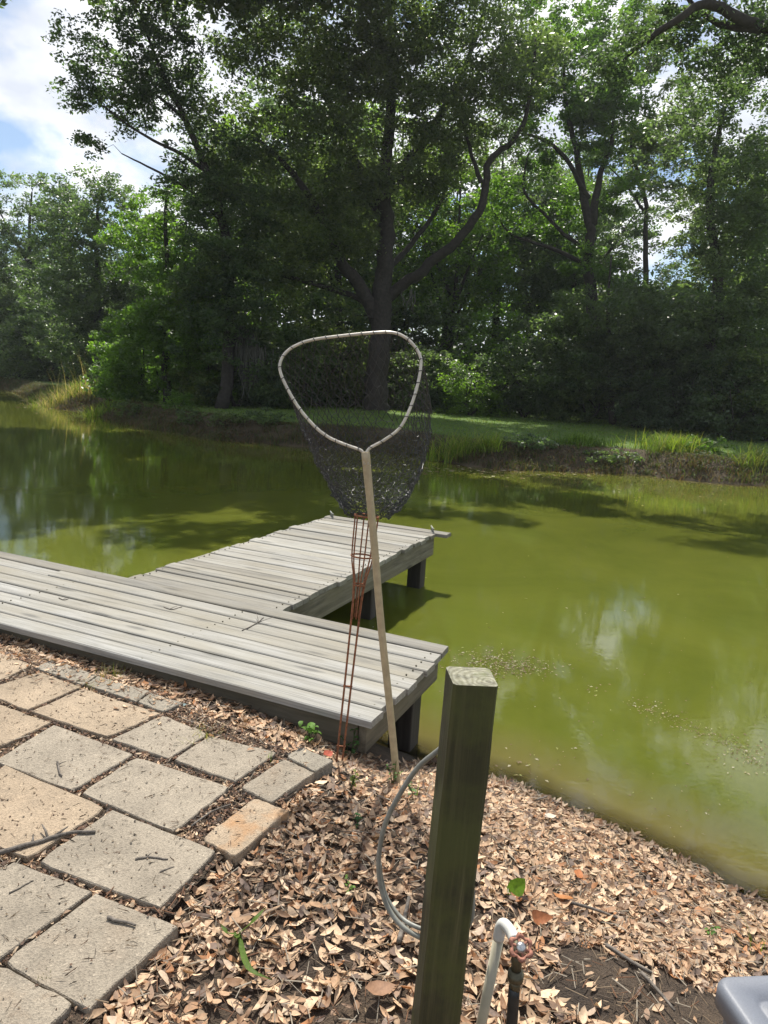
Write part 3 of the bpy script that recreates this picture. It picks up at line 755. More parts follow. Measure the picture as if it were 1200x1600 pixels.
# ------------------------------------------------------------------ dry leaves, straw, twigs
def leaf_batch(pos, L, Wd, yaw, pitch, roll, curl, fold, rng):
    n = len(pos)
    s_ = np.array([0, .22, .5, .78, 1.0]); wf = np.array([0, .78, 1.0, .66, 0])
    T = []                                   # template: (along, side, kind)
    for i in range(5): T.append((s_[i], 0.0))
    for sd_ in (1, -1):
        for i in (1, 2, 3): T.append((s_[i], sd_ * wf[i]))
    T = np.array(T); F_ = [(0, 1, 5), (1, 2, 6, 5), (2, 3, 7, 6), (3, 4, 7), (0, 8, 1), (1, 8, 9, 2), (2, 9, 10, 3), (3, 10, 4)]
    al = (T[:, 0] - .5)[None, :] * L[:, None]; si = T[:, 1][None, :] * Wd[:, None] * .5
    x = al * np.cos(fold)[:, None] ** 0; y = si * np.cos(fold)[:, None]
    z = np.abs(si) * np.sin(fold)[:, None] + curl[:, None] * (al * al) * 4 / L[:, None] + rng.normal(0, .0012, al.shape)
    def rot(a, b_, an): return a * np.cos(an)[:, None] - b_ * np.sin(an)[:, None], a * np.sin(an)[:, None] + b_ * np.cos(an)[:, None]
    y, z = rot(y, z, roll); x, z = rot(x, z, pitch); x, y = rot(x, y, yaw)
    V = np.stack([x, y, z], 2) + pos[:, None, :]
    tri = []
    for f in F_:
        tri.append(f[:3])
        if len(f) == 4: tri.append((f[0], f[2], f[3]))
    tri = np.array(tri)
    Fa = (np.arange(n)[:, None, None] * 11 + tri[None]).reshape(-1, 3)
    return V.reshape(-1, 3), Fa, len(tri)
PALETTE = np.array([(0.46, 0.34, 0.235), (0.54, 0.42, 0.30), (0.38, 0.26, 0.17), (0.30, 0.19, 0.12), (0.24, 0.17, 0.125), (0.60, 0.49, 0.37), (0.36, 0.185, 0.09), (0.17, 0.13, 0.11), (0.43, 0.35, 0.28)])
PW = np.array([.21, .17, .16, .12, .09, .10, .04, .08, .05]); PW = PW / PW.sum()
def on_paver(x, y, grow=0.0):
    r = np.zeros(x.shape, bool)
    for q in PAV:
        c = q.mean(0); r |= inside(c + (q - c) * (1 + grow), x, y)
    return r
def dock_ab(x, y):
    dx, dy = x - DC[0], y - DC[1]; return dx * DA[0] + dy * DA[1], dx * DB[0] + dy * DB[1]
def scatter_ground(n, rng, x0, x1, y0, y1, thin=1.0):
    x = rng.uniform(x0, x1, n); y = rng.uniform(y0, y1, n)
    d_, nr_ = shore(x, y)
    a, b_ = dock_ab(x, y)
    ok = nr_ & (d_ > -0.06 + 0.05 * rng.random(n)) & (~on_paver(x, y, 0.02) | ((b_ > -.42 + .3 * rng.random(n)) & (rng.random(n) < .8))) & ~((a > -0.02) & (b_ > 0.25))
    for (cx_, cy_, r1, r2, pr) in ((0.90, 1.74, 0.36, 0.20, 0.94), (0.05, 1.55, 0.16, 0.09, 0.6), (1.28, 1.62, 0.40, 0.26, 0.82), (-0.12, 1.42, 0.16, 0.1, 0.6), (0.62, 1.42, 0.25, 0.14, 0.6), (0.42, 1.95, 0.12, 0.08, 0.5)):
        ok &= ~((((x - cx_) / r1) ** 2 + ((y - cy_) / r2) ** 2 + 0.5 * wob(x, y, 14, 1) < 1) & (rng.random(n) < pr * thin))
    ok &= ~((wob(x, y, 5.2, 2.7) < -0.45) & (rng.random(n) < .45))
    # inside the patio only the wider gaps hold leaves
    pin = inside(bed_pts, x, y)
    ok &= ~pin | (rng.random(n) < 0.65)
    return x[ok], y[ok], pin[ok]
rl = np.random.default_rng(5)
x, y, pin = scatter_ground(58000, rl, -2.9, 2.3, 0.85, 4.3)
n = len(x)
L = np.where(rl.random(n) < .28, rl.uniform(.012, .032, n), rl.uniform(.030, .064, n)) * np.where(pin, .6, 1); Wd = L * rl.uniform(.24, .50, n)
z = height(x, y); z = np.where(on_paver(x, y, .02), 0.002, np.where(pin, np.maximum(z, -0.018), z)) + rl.uniform(0.002, 0.020, n) * np.where(pin, .4, 1)
z = np.maximum(z, ZW + .004)
pos = np.stack([x, y, z], 1)
ci = rl.choice(len(PALETTE), n, p=PW); colr = PALETTE[ci] * np.array([1.22, 1.13, 1.03]) * rl.uniform(.62, 1.2, (n, 1))
wet = np.clip((0.12 - shore(x, y)[0]) / .12, 0, 1)[:, None]; colr = colr * (1 - .55 * wet)
V, Fa, nt = leaf_batch(pos, L, Wd, rl.uniform(0, 6.28, n), rl.normal(0, .17, n), rl.normal(0, .22, n), rl.normal(.08, .18, n), rl.normal(.22, .34, n), rl)
litter = tag(obj('leaf_litter', mk_mesh('leaf_litter', V, Fa, M['dryleaf'], False, np.repeat(colr, nt, 0))), 'thick layer of tan and brown dry leaves covering the bank', 'leaf litter', kind='stuff')
# the leaves that show largest: single pieces lying on the ground
variants = []
for k in range(10):
    Lk = np.array([rl.uniform(.042, .078)])
    V, Fa, nt = leaf_batch(np.zeros((1, 3)), Lk, Lk * rl.uniform(.3, .55), np.zeros(1), np.zeros(1), np.zeros(1), np.array([rl.uniform(-.1, .3)]), np.array([rl.uniform(.05, .5)]), rl)
    variants.append(mk_mesh('dry_leaf', V, Fa, M['dryleaf_one'], True, np.ones((nt, 3))))
x, y, pin = scatter_ground(4500, rl, -0.9, 1.5, 0.95, 2.7)
keep = ~pin; x, y = x[keep], y[keep]
cam_ok = np.argsort(y + 0.35 * rl.random(len(y)))[:300]
x, y = x[cam_ok], y[cam_ok]; z = height(x, y)
for i in range(len(x)):
    c = PALETTE[rl.choice(len(PALETTE), p=PW)] * np.array([1.22, 1.13, 1.03]) * rl.uniform(.7, 1.2)
    o = obj('dry_leaf', variants[i % 10], ground, (x[i], y[i], max(z[i], ZW) + rl.uniform(.014, .025)))
    o.rotation_euler = (rl.normal(0, .2), rl.normal(0, .2), rl.uniform(0, 6.28)); o.color = (*c, 1)
# straw and needles
x, y, pin = scatter_ground(17000, rl, -2.6, 2.2, 0.8, 4.0, .15)
V, F_ = [], []; C_ = []
zz_ = height(x, y); opv = on_paver(x, y, .02)
for i in range(len(x)):
    yw = rl.uniform(0, 6.28) if not pin[i] else (rl.choice([TH, TH + 1.57]) * -1 + 1.57 + rl.normal(0, .25)); l = rl.uniform(.02, .07); h = max(zz_[i], (0.0 if opv[i] else -0.018) if pin[i] else -9) + (rl.uniform(.006, .03) if not pin[i] else rl.uniform(.004, .02)); r = rl.uniform(.0007, .0018)
    dx, dy = math.cos(yw) * l / 2, math.sin(yw) * l / 2; nx, ny = -math.sin(yw) * r, math.cos(yw) * r; tz = rl.normal(0, .006); b0 = len(V)
    V += [(x[i] - dx - nx, y[i] - dy - ny, h - tz), (x[i] + dx - nx, y[i] + dy - ny, h + tz), (x[i] + dx + nx, y[i] + dy + ny, h + tz), (x[i] - dx + nx, y[i] - dy + ny, h - tz), (x[i] - dx, y[i] - dy, h - tz + r * 1.6), (x[i] + dx, y[i] + dy, h + tz + r * 1.6)]
    F_ += [(b0, b0 + 1, b0 + 5, b0 + 4), (b0 + 2, b0 + 3, b0 + 4, b0 + 5)]
    c = [(0.26, 0.19, 0.12), (0.17, 0.085, 0.045), (0.36, 0.31, 0.24), (0.09, 0.065, 0.045)][rl.integers(4)]; C_ += [c, c]
tag(obj('straw_litter', mk_mesh('straw_litter', np.array(V), np.array(F_), M['dryleaf'], False, np.array(C_))), 'thin brown straw and needles in the paver joints and leaves', 'straw', kind='stuff')

# crumbs packed into the paver joints
bx0, by0 = bed_pts.min(0); bx1, by1 = bed_pts.max(0)
x = rl.uniform(-2.2, bx1, 60000); y = rl.uniform(1.2, by1, 60000)
k = inside(bed_pts, x, y) & ~on_paver(x, y, -.004); x, y = x[k][:9000], y[k][:9000]; n = len(x)
L = rl.uniform(.006, .026, n); Wd = L * rl.uniform(.2, .6, n); zz_ = rl.uniform(-.016, -.002, n)
V, Fa, nt = leaf_batch(np.stack([x, y, zz_], 1), L, Wd, rl.uniform(0, 6.28, n), rl.normal(0, .25, n), rl.normal(0, .3, n), rl.normal(0, .1, n), rl.normal(.2, .2, n), rl)
C_ = np.array([(0.16, 0.085, 0.05), (0.10, 0.06, 0.04), (0.30, 0.20, 0.13), (0.06, 0.045, 0.035), (0.42, 0.32, 0.22)])[rl.choice(5, n, p=[.3, .3, .18, .14, .08])]
tag(obj('joint_litter', mk_mesh('joint_litter', V, Fa, M['dryleaf'], False, np.repeat(C_, nt, 0))), 'dark brown leaf crumbs packed in the paver joints', 'debris', kind='stuff')
# crumbs and needles lying on top of the pavers
x = rl.uniform(-2.0, 0, 9000); y = rl.uniform(1.2, 3.6, 9000); k = on_paver(x, y, -.05); x, y = x[k][:900], y[k][:900]; n = len(x)
nd_ = rl.random(n) < .45
L = np.where(nd_, rl.uniform(.015, .045, n), rl.uniform(.003, .010, n)); Wd = np.where(nd_, .0016, L * .8)
V, Fa, nt = leaf_batch(np.stack([x, y, np.full(n, .003)], 1), L, Wd, rl.uniform(0, 6.28, n), rl.normal(0, .04, n), rl.normal(0, .2, n), np.zeros(n), rl.normal(.3, .2, n), rl)
C_ = np.array([(0.12, 0.07, 0.045), (0.06, 0.05, 0.04), (0.20, 0.15, 0.10)])[rl.integers(3, size=n)]
tag(obj('patio_specks', mk_mesh('patio_specks', V, Fa, M['dryleaf'], False, np.repeat(C_, nt, 0))), 'scattered dark crumbs and needles on the pavers', 'debris', kind='stuff')
def twig(pix, r, z, label, forks=(), grp=None):
    P = [un(x_, y_, z) for x_, y_ in pix]; base = P[0].copy(); base[2] = z
    rt = random.Random(int(pix[0][0] * 7 + pix[0][1]))
    mb = MB(); pp = spline(P, 4); pp = [p + np.array([rt.uniform(-.002, .002), rt.uniform(-.002, .002), r * .8 - .005 + rt.uniform(0, .3) * r]) for p in pp]
    mb.tube(pp, [r * (1 - .45 * i / len(pp)) for i in range(len(pp))], 7)
    for (i, dx, dy, l) in forks:
        p = pp[min(i, len(pp) - 1)]; e = p + np.array([dx, dy, .25]) * l
        mb.tube([p, p + (e - p) * .5 + np.array([.002, 0, .003]), e], [r * .6, r * .45, r * .25], 6)
    o = mb.build('twig', M['twig'], None, base); o.location = tuple(base)
    tag(o, label, 'twig', grp)
twig([(-20, 1338), (40, 1322), (75, 1312), (110, 1302), (150, 1300)], 0.0085, 0.004, 'long forked lichen-covered twig at the left edge of the patio', [(8, -.7, .8, .06), (9, .6, .8, .05), (5, -.3, .9, .03)])
twig([(167, 1434), (190, 1440), (212, 1446)], 0.0055, 0.004, 'short thick grey twig on the paver at the patio corner')
twig([(212, 1342), (235, 1339), (262, 1342)], 0.0042, 0.004, 'dark crooked twig on the grey paver left of the rust-stained one', [(3, .5, .8, .02)])
twig([(250, 1361), (272, 1353)], 0.003, 0.004, 'thin dark stick beside the crooked twig')
twig([(90, 1190), (94, 1208), (97, 1212)], 0.0045, 0.004, 'stubby dark twig on the left grey paver', [(1, -.5, .7, .025), (1, .8, .5, .03)])
twig([(15, 1395), (36, 1383), (52, 1374)], 0.0028, 0.004, 'thin dark stick on the left edge paver')
twig([(340, 1241), (300, 1290), (330, 1268), (362, 1256)][1:], 0.004, 0.0, 'pale stick lying in the leaf-filled gap above the rust-stained paver')
twig([(378, 985), (400, 974), (412, 964), (404, 962)][:3], 0.004, ZD + .003, 'thin bent twig lying on the middle of the walkway', [(4, .9, .5, .12), (5, -.3, .9, .1)])
twig([(256, 948), (268, 952), (284, 948)], 0.004, ZD + .003, 'curled brown twig on the walkway below the pier junction', [(3, .7, .4, .06)])
twig([(92, 934), (100, 937), (107, 935)], 0.0035, ZD + .003, 'small dark twig on the left part of the walkway', [(3, .5, .8, .03)])
def stick(pix, z, r, label):
    P = [un(x_, y_, z) for x_, y_ in pix]
    for p in P: p[2] = gz(p[0], p[1]) + .03
    mb = MB(); pp = spline(P, 4); mb.tube(pp, [r * (1 - .4 * i / len(pp)) for i in range(len(pp))], 7)
    o = mb.build('stick', M['twig'], None, P[0]); o.location = tuple(P[0]); tag(o, label, 'stick')
stick([(620, 1512), (628, 1480), (636, 1440)], -.1, .008, 'weathered grey stick poking out of the leaves left of the post')
stick([(945, 1488), (990, 1512), (1018, 1522)], -.15, .007, 'dark stick on the bare soil near the grey box')
stick([(880, 1428), (925, 1427), (965, 1430)], -.2, .006, 'pale thin stick among the leaves right of the tap')
stick([(1000, 1530), (1030, 1560), (1052, 1592)], -.15, .006, 'dark stick beside the grey box')
stick([(445, 1182), (490, 1168), (525, 1190)], 0, .008, 'pale grey root-like stick at the far paver corner')
stick([(838, 1254), (845, 1248), (856, 1238)], -.45, .005, 'short dark stick at the water edge right of the post')

# ------------------------------------------------------------------ small plants near by
def blades(pts, nper, h, lean, wd, cols, rng, spread=0.03, seg=3, hvar=.35):
    """grass blades as bent tapering strips; returns verts, faces(tri), colours"""
    pts = np.asarray(pts, float); N = len(pts) * nper
    base = np.repeat(pts, nper, 0) + np.concatenate([rng.normal(0, spread, (N, 2)), np.zeros((N, 1))], 1)
    hh = np.repeat(np.broadcast_to(h, (len(pts),)), nper) * rng.uniform(1 - hvar, 1 + hvar, N)
    yw = rng.uniform(0, 6.283, N); ln = rng.uniform(.2, 1, N) * lean
    w = wd * rng.uniform(.6, 1.2, N); fy = yw + rng.normal(1.57, .5, N)
    vs = []
    for k in range(seg + 1):
        t_ = k / seg
        c = base + np.stack([np.cos(yw) * ln * hh * t_ ** 1.8, np.sin(yw) * ln * hh * t_ ** 1.8, hh * (t_ - .35 * ln * t_ ** 2.2)], 1)
        ww = w * (1 - t_) ** .8 if k < seg else w * 0
        sd_ = np.stack([np.cos(fy) * ww, np.sin(fy) * ww, 0 * ww], 1)
        if k < seg: vs += [c - sd_, c + sd_]
        else: vs += [c]
    nv = len(vs); V = np.stack(vs, 1).reshape(-1, 3)
    tri = []
    for k in range(seg - 1): tri += [(2 * k, 2 * k + 1, 2 * k + 3), (2 * k, 2 * k + 3, 2 * k + 2)]
    tri.append((2 * seg - 2, 2 * seg - 1, 2 * seg)); tri = np.array(tri)
    Fa = (np.arange(N)[:, None, None] * nv + tri[None]).reshape(-1, 3)
    C = np.asarray(cols)[rng.integers(len(cols), size=N)] * rng.uniform(.75, 1.25, (N, 1))
    return V, Fa, np.repeat(C, len(tri), 0)
GREENS = [(0.10, 0.19, 0.02), (0.14, 0.24, 0.03), (0.19, 0.27, 0.04)]
rg = np.random.default_rng(31)
def plant_leaves(name, root, base, specs, mat=M['grass']):
    for (dx, dy, dz, l, w, yw, pt_, c) in specs:
        V, Fa, nt = leaf_batch(np.array([[dx, dy, dz]]), np.array([l]), np.array([w]), np.array([yw]), np.array([pt_]), np.array([.1]), np.array([-.15]), np.array([.3]), rg)
        obj(name, mk_mesh(name, V, Fa, mat, True, np.tile(c, (nt, 1))), root)
# strap-leaved plant
p0 = un(372, 1478, -.07); p0[2] = gz(p0[0], p0[1]) + .01
root = empty('strap_leaf_plant', p0); tag(root, 'small strap-leaved green plant growing through the dry leaves beside the patio', 'plant')
for tip, mid, wd in (((416, 1418), (395, 1440), .009), ((344, 1444), (356, 1458), .009), ((425, 1532), (388, 1512), .009), ((367, 1455), (369, 1466), .008)):
    T_ = un(*tip, p0[2] + (.07 if tip[1] < 1500 else .02)) - p0; Mi = un(*mid, p0[2] + (.06 if tip[1] < 1500 else .035)) - p0
    sp2 = spline([np.zeros(3), Mi, T_], 5); V = []; F_ = []
    for i, p in enumerate(sp2):
        t_ = sp2[min(i + 1, len(sp2) - 1)] - sp2[max(0, i - 1)]; sd_ = np.cross(t_, [0, 0, 1]); sd_ /= np.linalg.norm(sd_) + 1e-9
        w2 = wd * (0.6 + .4 * math.sin(3.14 * i / (len(sp2) - 1))) * (1 - (i / (len(sp2) - 1)) ** 3)
        V += [p - sd_ * w2 + np.array([0, 0, .003]), p, p + sd_ * w2 + np.array([0, 0, .003])]
    for i in range(len(sp2) - 1):
        for k in (0, 1): F_.append((i * 3 + k, i * 3 + k + 1, i * 3 + k + 4, i * 3 + k + 3))
    obj('leaf', mk_mesh('leaf', np.array(V), np.array(F_), M['grass'], True, np.tile((0.10, 0.17, 0.03), (len(F_), 1))), root)
# broad-leaved weeds
def weed(pxy, z, n, hgt, label, c=(0.10, 0.20, 0.03), name='weed', lw=(.03, .045)):
    p0 = un(*pxy, z); p0[2] = gz(p0[0], p0[1]) + .005
    root = empty(name, p0); tag(root, label, 'weed')
    mb = MB()
    for k in range(max(1, n // 4)):
        a = rg.uniform(0, 6.28); e = np.array([math.cos(a) * .06 * hgt / .15, math.sin(a) * .05, hgt * rg.uniform(.8, 1.1)])
        pp = spline([np.zeros(3), e * .5 + np.array([.004, 0, .01]), e], 4); mb.tube(pp, .0016, 5)
        sp_ = []
        for q in range(4):
            t_ = pp[min(len(pp) - 1, 2 + q * 2)]; yw = rg.uniform(0, 6.28); l = rg.uniform(*lw)
            cc_ = np.array(c) * rg.uniform(.8, 1.5)
            sp_.append((t_[0] + math.cos(yw) * l * .5, t_[1] + math.sin(yw) * l * .5, t_[2] + .004, l, l * .62, yw, rg.normal(-.1, .3), cc_))
        plant_leaves('leaf', root, p0, sp_)
    o = mb.build('stem', M['leaf_fresh'], root)
weed((486, 1150), -.06, 16, .11, 'green broad-leaved weed growing against the dock edge left of the torch holder')
weed((547, 1175), -.12, 16, .12, 'dark green weed climbing beside the foot of the torch holder', (0.05, 0.11, 0.03), lw=(.02, .032))
weed((545, 1262), -.12, 8, .06, 'small yellow-green sprig in the leaves below the torch holder', (0.16, 0.20, 0.04), lw=(.018, .028))
weed((612, 1235), -.16, 12, .09, 'small pale green weed at the foot of the net handle', (0.09, 0.18, 0.05), lw=(.016, .028))
weed((645, 1262), -.16, 8, .07, 'pale green seedling between hose loop and post', (0.11, 0.20, 0.06), lw=(.016, .026))
weed((556, 1318), -.1, 8, .03, 'tiny dark green seedling in the middle of the leaf litter', (0.04, 0.11, 0.03), lw=(.016, .024))
weed((540, 1424), -.1, 8, .03, 'tiny bright seedling in the leaf litter below the hose loop', (0.14, 0.24, 0.05), lw=(.012, .018))
weed((1105, 1438), -.3, 8, .05, 'tiny green seedling near the water edge above the grey box', (0.09, 0.20, 0.03), lw=(.014, .02))
def tuft(pxy, z, nb_, h, label, cols, wd=.0022, spread=.02, name='grass_tuft', lean=.7, fixz=None):
    p0 = un(*pxy, z); p0[2] = gz(p0[0], p0[1]) if fixz is None else fixz
    V, Fa, C = blades([(0, 0, 0)], nb_, h, lean, wd, cols, rg, spread)
    o = obj(name, mk_mesh(name, V, Fa, M['grass'], False, C), None, p0); tag(o, label, 'grass')
YG = [(0.26, 0.27, 0.06), (0.18, 0.24, 0.05), (0.36, 0.33, 0.13)]
tuft((150, 1068), 0, 34, .06, 'thin yellow-green grass tuft between pavers below the dock', YG, .0016, .03, lean=1.2, fixz=-.02)
tuft((175, 1045), 0, 30, .08, 'yellow-green grass tuft in the leaves at the dock edge', YG, .0016, .04, lean=1.1)
tuft((325, 1150), 0, 40, .06, 'dry grass tuft at the far patio edge', YG, .0016, .04, lean=1.3, fixz=-.02)
tuft((421, 1184), 0, 8, .045, 'short green grass tuft in the joint beside the narrow paver', GREENS, .002, .006, fixz=-.02)
tuft((646, 1245), -.17, 4, .12, 'upright green blades behind the hose loop', GREENS, .004, .006, lean=.2)
tuft((1192, 1455), -.3, 10, .10, 'green grass blades at the water edge on the right', GREENS, .002, .02, lean=.9)
tuft((70, 1528), 0, 30, .018, 'patch of tiny moss-like grass in the corner joint', [(0.16, 0.17, 0.07)], .0015, .012, fixz=-.012)
# single conspicuous leaves
def big_leaf(pxy, z, l, w, rot, col, label, name='fallen_leaf', curl=.15, fold=.3):
    V, Fa, nt = leaf_batch(np.zeros((1, 3)), np.array([l]), np.array([w]), np.zeros(1), np.zeros(1), np.zeros(1), np.array([curl]), np.array([fold]), rg)
    cc_ = np.tile(col, (nt, 1))
    o = obj(name, mk_mesh(name, V, Fa, M['grass'] if col[1] > col[0] else M['dryleaf'], True, cc_), None, un(*pxy, z)); o.location.z = gz(o.location.x, o.location.y) + .03 if z < .02 else z
    o.rotation_euler = rot; tag(o, label, 'leaf')
big_leaf((803, 1412), -.12, .085, .06, (.7, -.5, .6), (0.14, 0.27, 0.02), 'bright green leaf standing among dry leaves behind the tap')
big_leaf((835, 1462), -.12, .08, .045, (.6, .3, .2), (0.36, 0.14, 0.06), 'curled reddish brown leaf right of the tap wheel', curl=.5)
big_leaf((905, 1352), -.2, .06, .04, (.3, .1, 1.2), (0.42, 0.16, 0.06), 'rust orange leaf lying on the slope toward the water')
big_leaf((878, 1425), -.2, .08, .04, (.2, .3, 2.4), (0.40, 0.17, 0.06), 'long orange brown leaf above the pale stick')
big_leaf((590, 1592), -.1, .085, .05, (.1, .1, .3), (0.30, 0.17, 0.10), 'large brown leaf at the bottom edge left of the post')
big_leaf((282, 1094), 0.0, .06, .03, (.2, .1, .5), (0.25, 0.36, 0.38), 'pale blue-green leaf lying between patio and dock', curl=.05)
big_leaf((512, 1174), -.04, .06, .04, (.4, .2, .9), (0.42, 0.10, 0.06), 'dark red leaf beside the foot of the torch holder')
big_leaf((857, 1300), ZW + .01, .07, .045, (0, .1, .4), (0.62, 0.52, 0.42), 'pale leaf floating at the muddy water edge', curl=.05)

# ------------------------------------------------------------------ floating bits on the water
V, F_, C_ = [], [], []
rf = np.random.default_rng(77)
def float_bits(cx, cy, sx, sy, n, smin, smax, bright):
    for _ in range(n):
        x_, y_ = cx + rf.normal(0, sx), cy + rf.normal(0, sy)
        p = un(x_, y_, ZW)
        if shore(np.array([p[0]]), np.array([p[1]]))[0][0] > -0.03: continue
        a_2, b_2 = dock_ab(p[0], p[1])
        l = rf.uniform(smin, smax); w = l * rf.uniform(.3, .6); yw = rf.uniform(0, 6.28); b0 = len(V)
        dx, dy = math.cos(yw) * l / 2, math.sin(yw) * l / 2; nx, ny = -math.sin(yw) * w / 2, math.cos(yw) * w / 2
        h = ZW + rf.uniform(.002, .006)
        V.extend([(p[0] - dx, p[1] - dy, h), (p[0] + nx, p[1] + ny, h + .004), (p[0] + dx, p[1] + dy, h), (p[0] - nx, p[1] - ny, h + .002)])
        F_.append((b0, b0 + 1, b0 + 2, b0 + 3)); c = np.array([(0.34, 0.28, 0.16), (0.20, 0.12, 0.06), (0.28, 0.30, 0.09), (0.14, 0.09, 0.045), (0.42, 0.38, 0.28), (0.18, 0.13, 0.06)][rf.integers(6)]) * bright; C_.append(c)
float_bits(795, 1042, 36, 8, 520, .006, .028, .8); float_bits(755, 1028, 26, 8, 200, .006, .03, .8)
float_bits(935, 1078, 10, 5, 14, .01, .03, 1); float_bits(1010, 1110, 14, 6, 20, .01, .03, 1); [float_bits(1000 + 20 * k_, 1100 + 9.5 * k_, 14, 7, 38, .004, .02, .85) for k_ in range(11)]; float_bits(1170, 1180, 40, 20, 60, .008, .025, 1)
float_bits(1000, 1080, 160, 60, 60, .006, .02, .8); float_bits(900, 900, 220, 60, 45, .012, .04, .7); float_bits(800, 1190, 60, 20, 60, .008, .03, .8); float_bits(1000, 1270, 90, 30, 40, .006, .02, .9)
float_bits(720, 735, 60, 4, 80, .06, .2, 1.1); float_bits(860, 742, 60, 4, 50, .05, .16, 1); float_bits(60, 628, 20, 6, 60, .1, .3, 1.0); float_bits(400, 780, 180, 40, 16, .02, .05, .7); float_bits(1020, 770, 120, 12, 50, .03, .1, 1); float_bits(160, 645, 20, 5, 50, .1, .25, .9)
tag(obj('floating_debris', mk_mesh('floating_debris', np.array(V), np.array(F_), M['dryleaf'], False, np.array(C_))), 'scattered leaf bits and scum floating on the green pond', 'debris', kind='stuff')

# ------------------------------------------------------------------ far bank: lawn, bank weeds, reeds
def along_far(n, rng, d0, d1, x0=-30, x1=24):
    out_ = []
    seg_ = POND[NEAR_N + 4:len(POND) - 2]
    L_ = np.linalg.norm(np.diff(seg_, axis=0), axis=1); cs = np.r_[0, np.cumsum(L_)]
    s_ = rng.uniform(0, cs[-1], n)
    bx = np.interp(s_, cs, seg_[:, 0]); by = np.interp(s_, cs, seg_[:, 1])
    i = np.clip(np.searchsorted(cs, s_) - 1, 0, len(L_) - 1)
    t_ = np.diff(seg_, axis=0)[i] / L_[i][:, None]; nrm = np.stack([t_[:, 1], -t_[:, 0]], 1)
    dd_ = rng.uniform(d0, d1, n)
    x_ = bx + nrm[:, 0] * dd_; y_ = by + nrm[:, 1] * dd_
    k = (shore(x_, y_)[0] > d0 - .1) & (x_ > x0) & (x_ < x1)
    return np.stack([x_[k], y_[k], height(x_[k], y_[k])], 1)
pts = along_far(9000, rg, -0.12, 1.3)
patch = wob(pts[:, 0], pts[:, 1], 1.1, .4) + .4 * wob(pts[:, 0], pts[:, 1], 3.1, 2.4)
hd = np.interp(shore(pts[:, 0], pts[:, 1])[0], [.0, .5, 1.0], [1.0, .8, .3])
V1, F1, C1 = blades(pts[patch > -.2], 6, ((.20 + .12 * np.clip(patch, 0, 1)) * hd)[patch > -.2], 1.3, .011, [(0.05, 0.08, 0.02), (0.07, 0.095, 0.03), (0.12, 0.09, 0.05), (0.15, 0.11, 0.06), (0.08, 0.115, 0.025), (0.10, 0.07, 0.04)], rg, .10, hvar=.6)
V2, F2, C2 = blades(pts[patch <= .1], 6, (.17 * hd)[patch <= .1], 1.4, .014, [(0.12, 0.085, 0.055), (0.16, 0.11, 0.07), (0.08, 0.06, 0.045), (0.07, 0.09, 0.03)], rg, .12)
nq = 15000; pq = pts[rg.integers(len(pts), size=nq)] + np.stack([rg.normal(0, .12, nq), rg.normal(0, .12, nq), rg.uniform(0, .16, nq)], 1)
yq = rg.uniform(0, 6.28, nq); lq = rg.uniform(.04, .10, nq)[:, None]; aq = np.stack([np.cos(yq), np.sin(yq), rg.normal(0, .4, nq)], 1) * lq; bq = np.stack([-np.sin(yq), np.cos(yq), rg.normal(0, .4, nq)], 1) * lq * .4
V3 = np.stack([pq - aq * .5, pq + bq * .5, pq + aq * .5, pq - bq * .5], 1).reshape(-1, 3)
F3 = np.concatenate([np.arange(nq)[:, None] * 4 + np.array([[0, 1, 2]]), np.arange(nq)[:, None] * 4 + np.array([[0, 2, 3]])])
cq = np.array([(0.05, 0.08, 0.025), (0.09, 0.13, 0.035), (0.12, 0.10, 0.05), (0.07, 0.10, 0.04), (0.15, 0.19, 0.04)])[rg.choice(5, nq, p=[.3, .25, .2, .15, .1])]; C3 = np.concatenate([cq, cq])
tag(obj('bank_weeds', mk_mesh('bank_weeds', np.concatenate([V1, V2, V3]), np.concatenate([F1, F2 + len(V1), F3 + len(V1) + len(V2)]), M['grass'], False, np.concatenate([C1, C2, C3]))), 'dark green and brown weeds along the far bank', 'weeds', kind='stuff')
# lawn blades
x = rg.uniform(-24, 26, 60000); y = rg.uniform(17, 42, 60000); d_, nr_ = shore(x, y)
k = ~nr_ & (d_ > 1.2) & (d_ < 18); x, y = x[k], y[k]
pts = np.stack([x, y, height(x, y)], 1)
V, Fa, C = blades(pts, 2, .055, 1.0, .012, [(0.13, 0.23, 0.035), (0.16, 0.27, 0.04), (0.17, 0.26, 0.05), (0.19, 0.21, 0.06)], rg, .08, 2)
tag(obj('lawn_grass', mk_mesh('lawn_grass', V, Fa, M['grass'], False, C)), 'mown green grass of the lawn behind the far bank', 'grass', kind='stuff')
def bank_clump(pxy, w, h, n, cols, label, name='grass_clump', lean=.6, wd=.014, leafy=0):
    p0 = un(*pxy, ZW); d_ = 0.05; p0[1] += d_; p0[2] = gz(p0[0], p0[1]) - .02
    pts = np.concatenate([rg.normal(0, 1, (n, 2)) * np.array([w, min(w, 1.3) * .6]) * .5, np.zeros((n, 1))], 1)
    pts[:, 2] = height(pts[:, 0] + p0[0], pts[:, 1] + p0[1]) - p0[2]
    V, Fa, C = blades(pts, 6, h * .78, lean * 1.7, wd, cols, rg, .09, 3, .7)
    o = obj(name, mk_mesh(name, V, Fa, M['grass'], False, C), None, p0); tag(o, label, 'grass'); return o
BR = [(0.17, 0.27, 0.03), (0.22, 0.31, 0.04), (0.12, 0.20, 0.03), (0.28, 0.30, 0.07)]
ST = [(0.36, 0.30, 0.14), (0.30, 0.28, 0.10), (0.44, 0.36, 0.20), (0.20, 0.24, 0.05)]
bank_clump((90, 636), 2.2, .75, 220, ST + BR[:1], 'tall straw-coloured reeds on the far bank at the left', 'reed_clump', .5, .022)
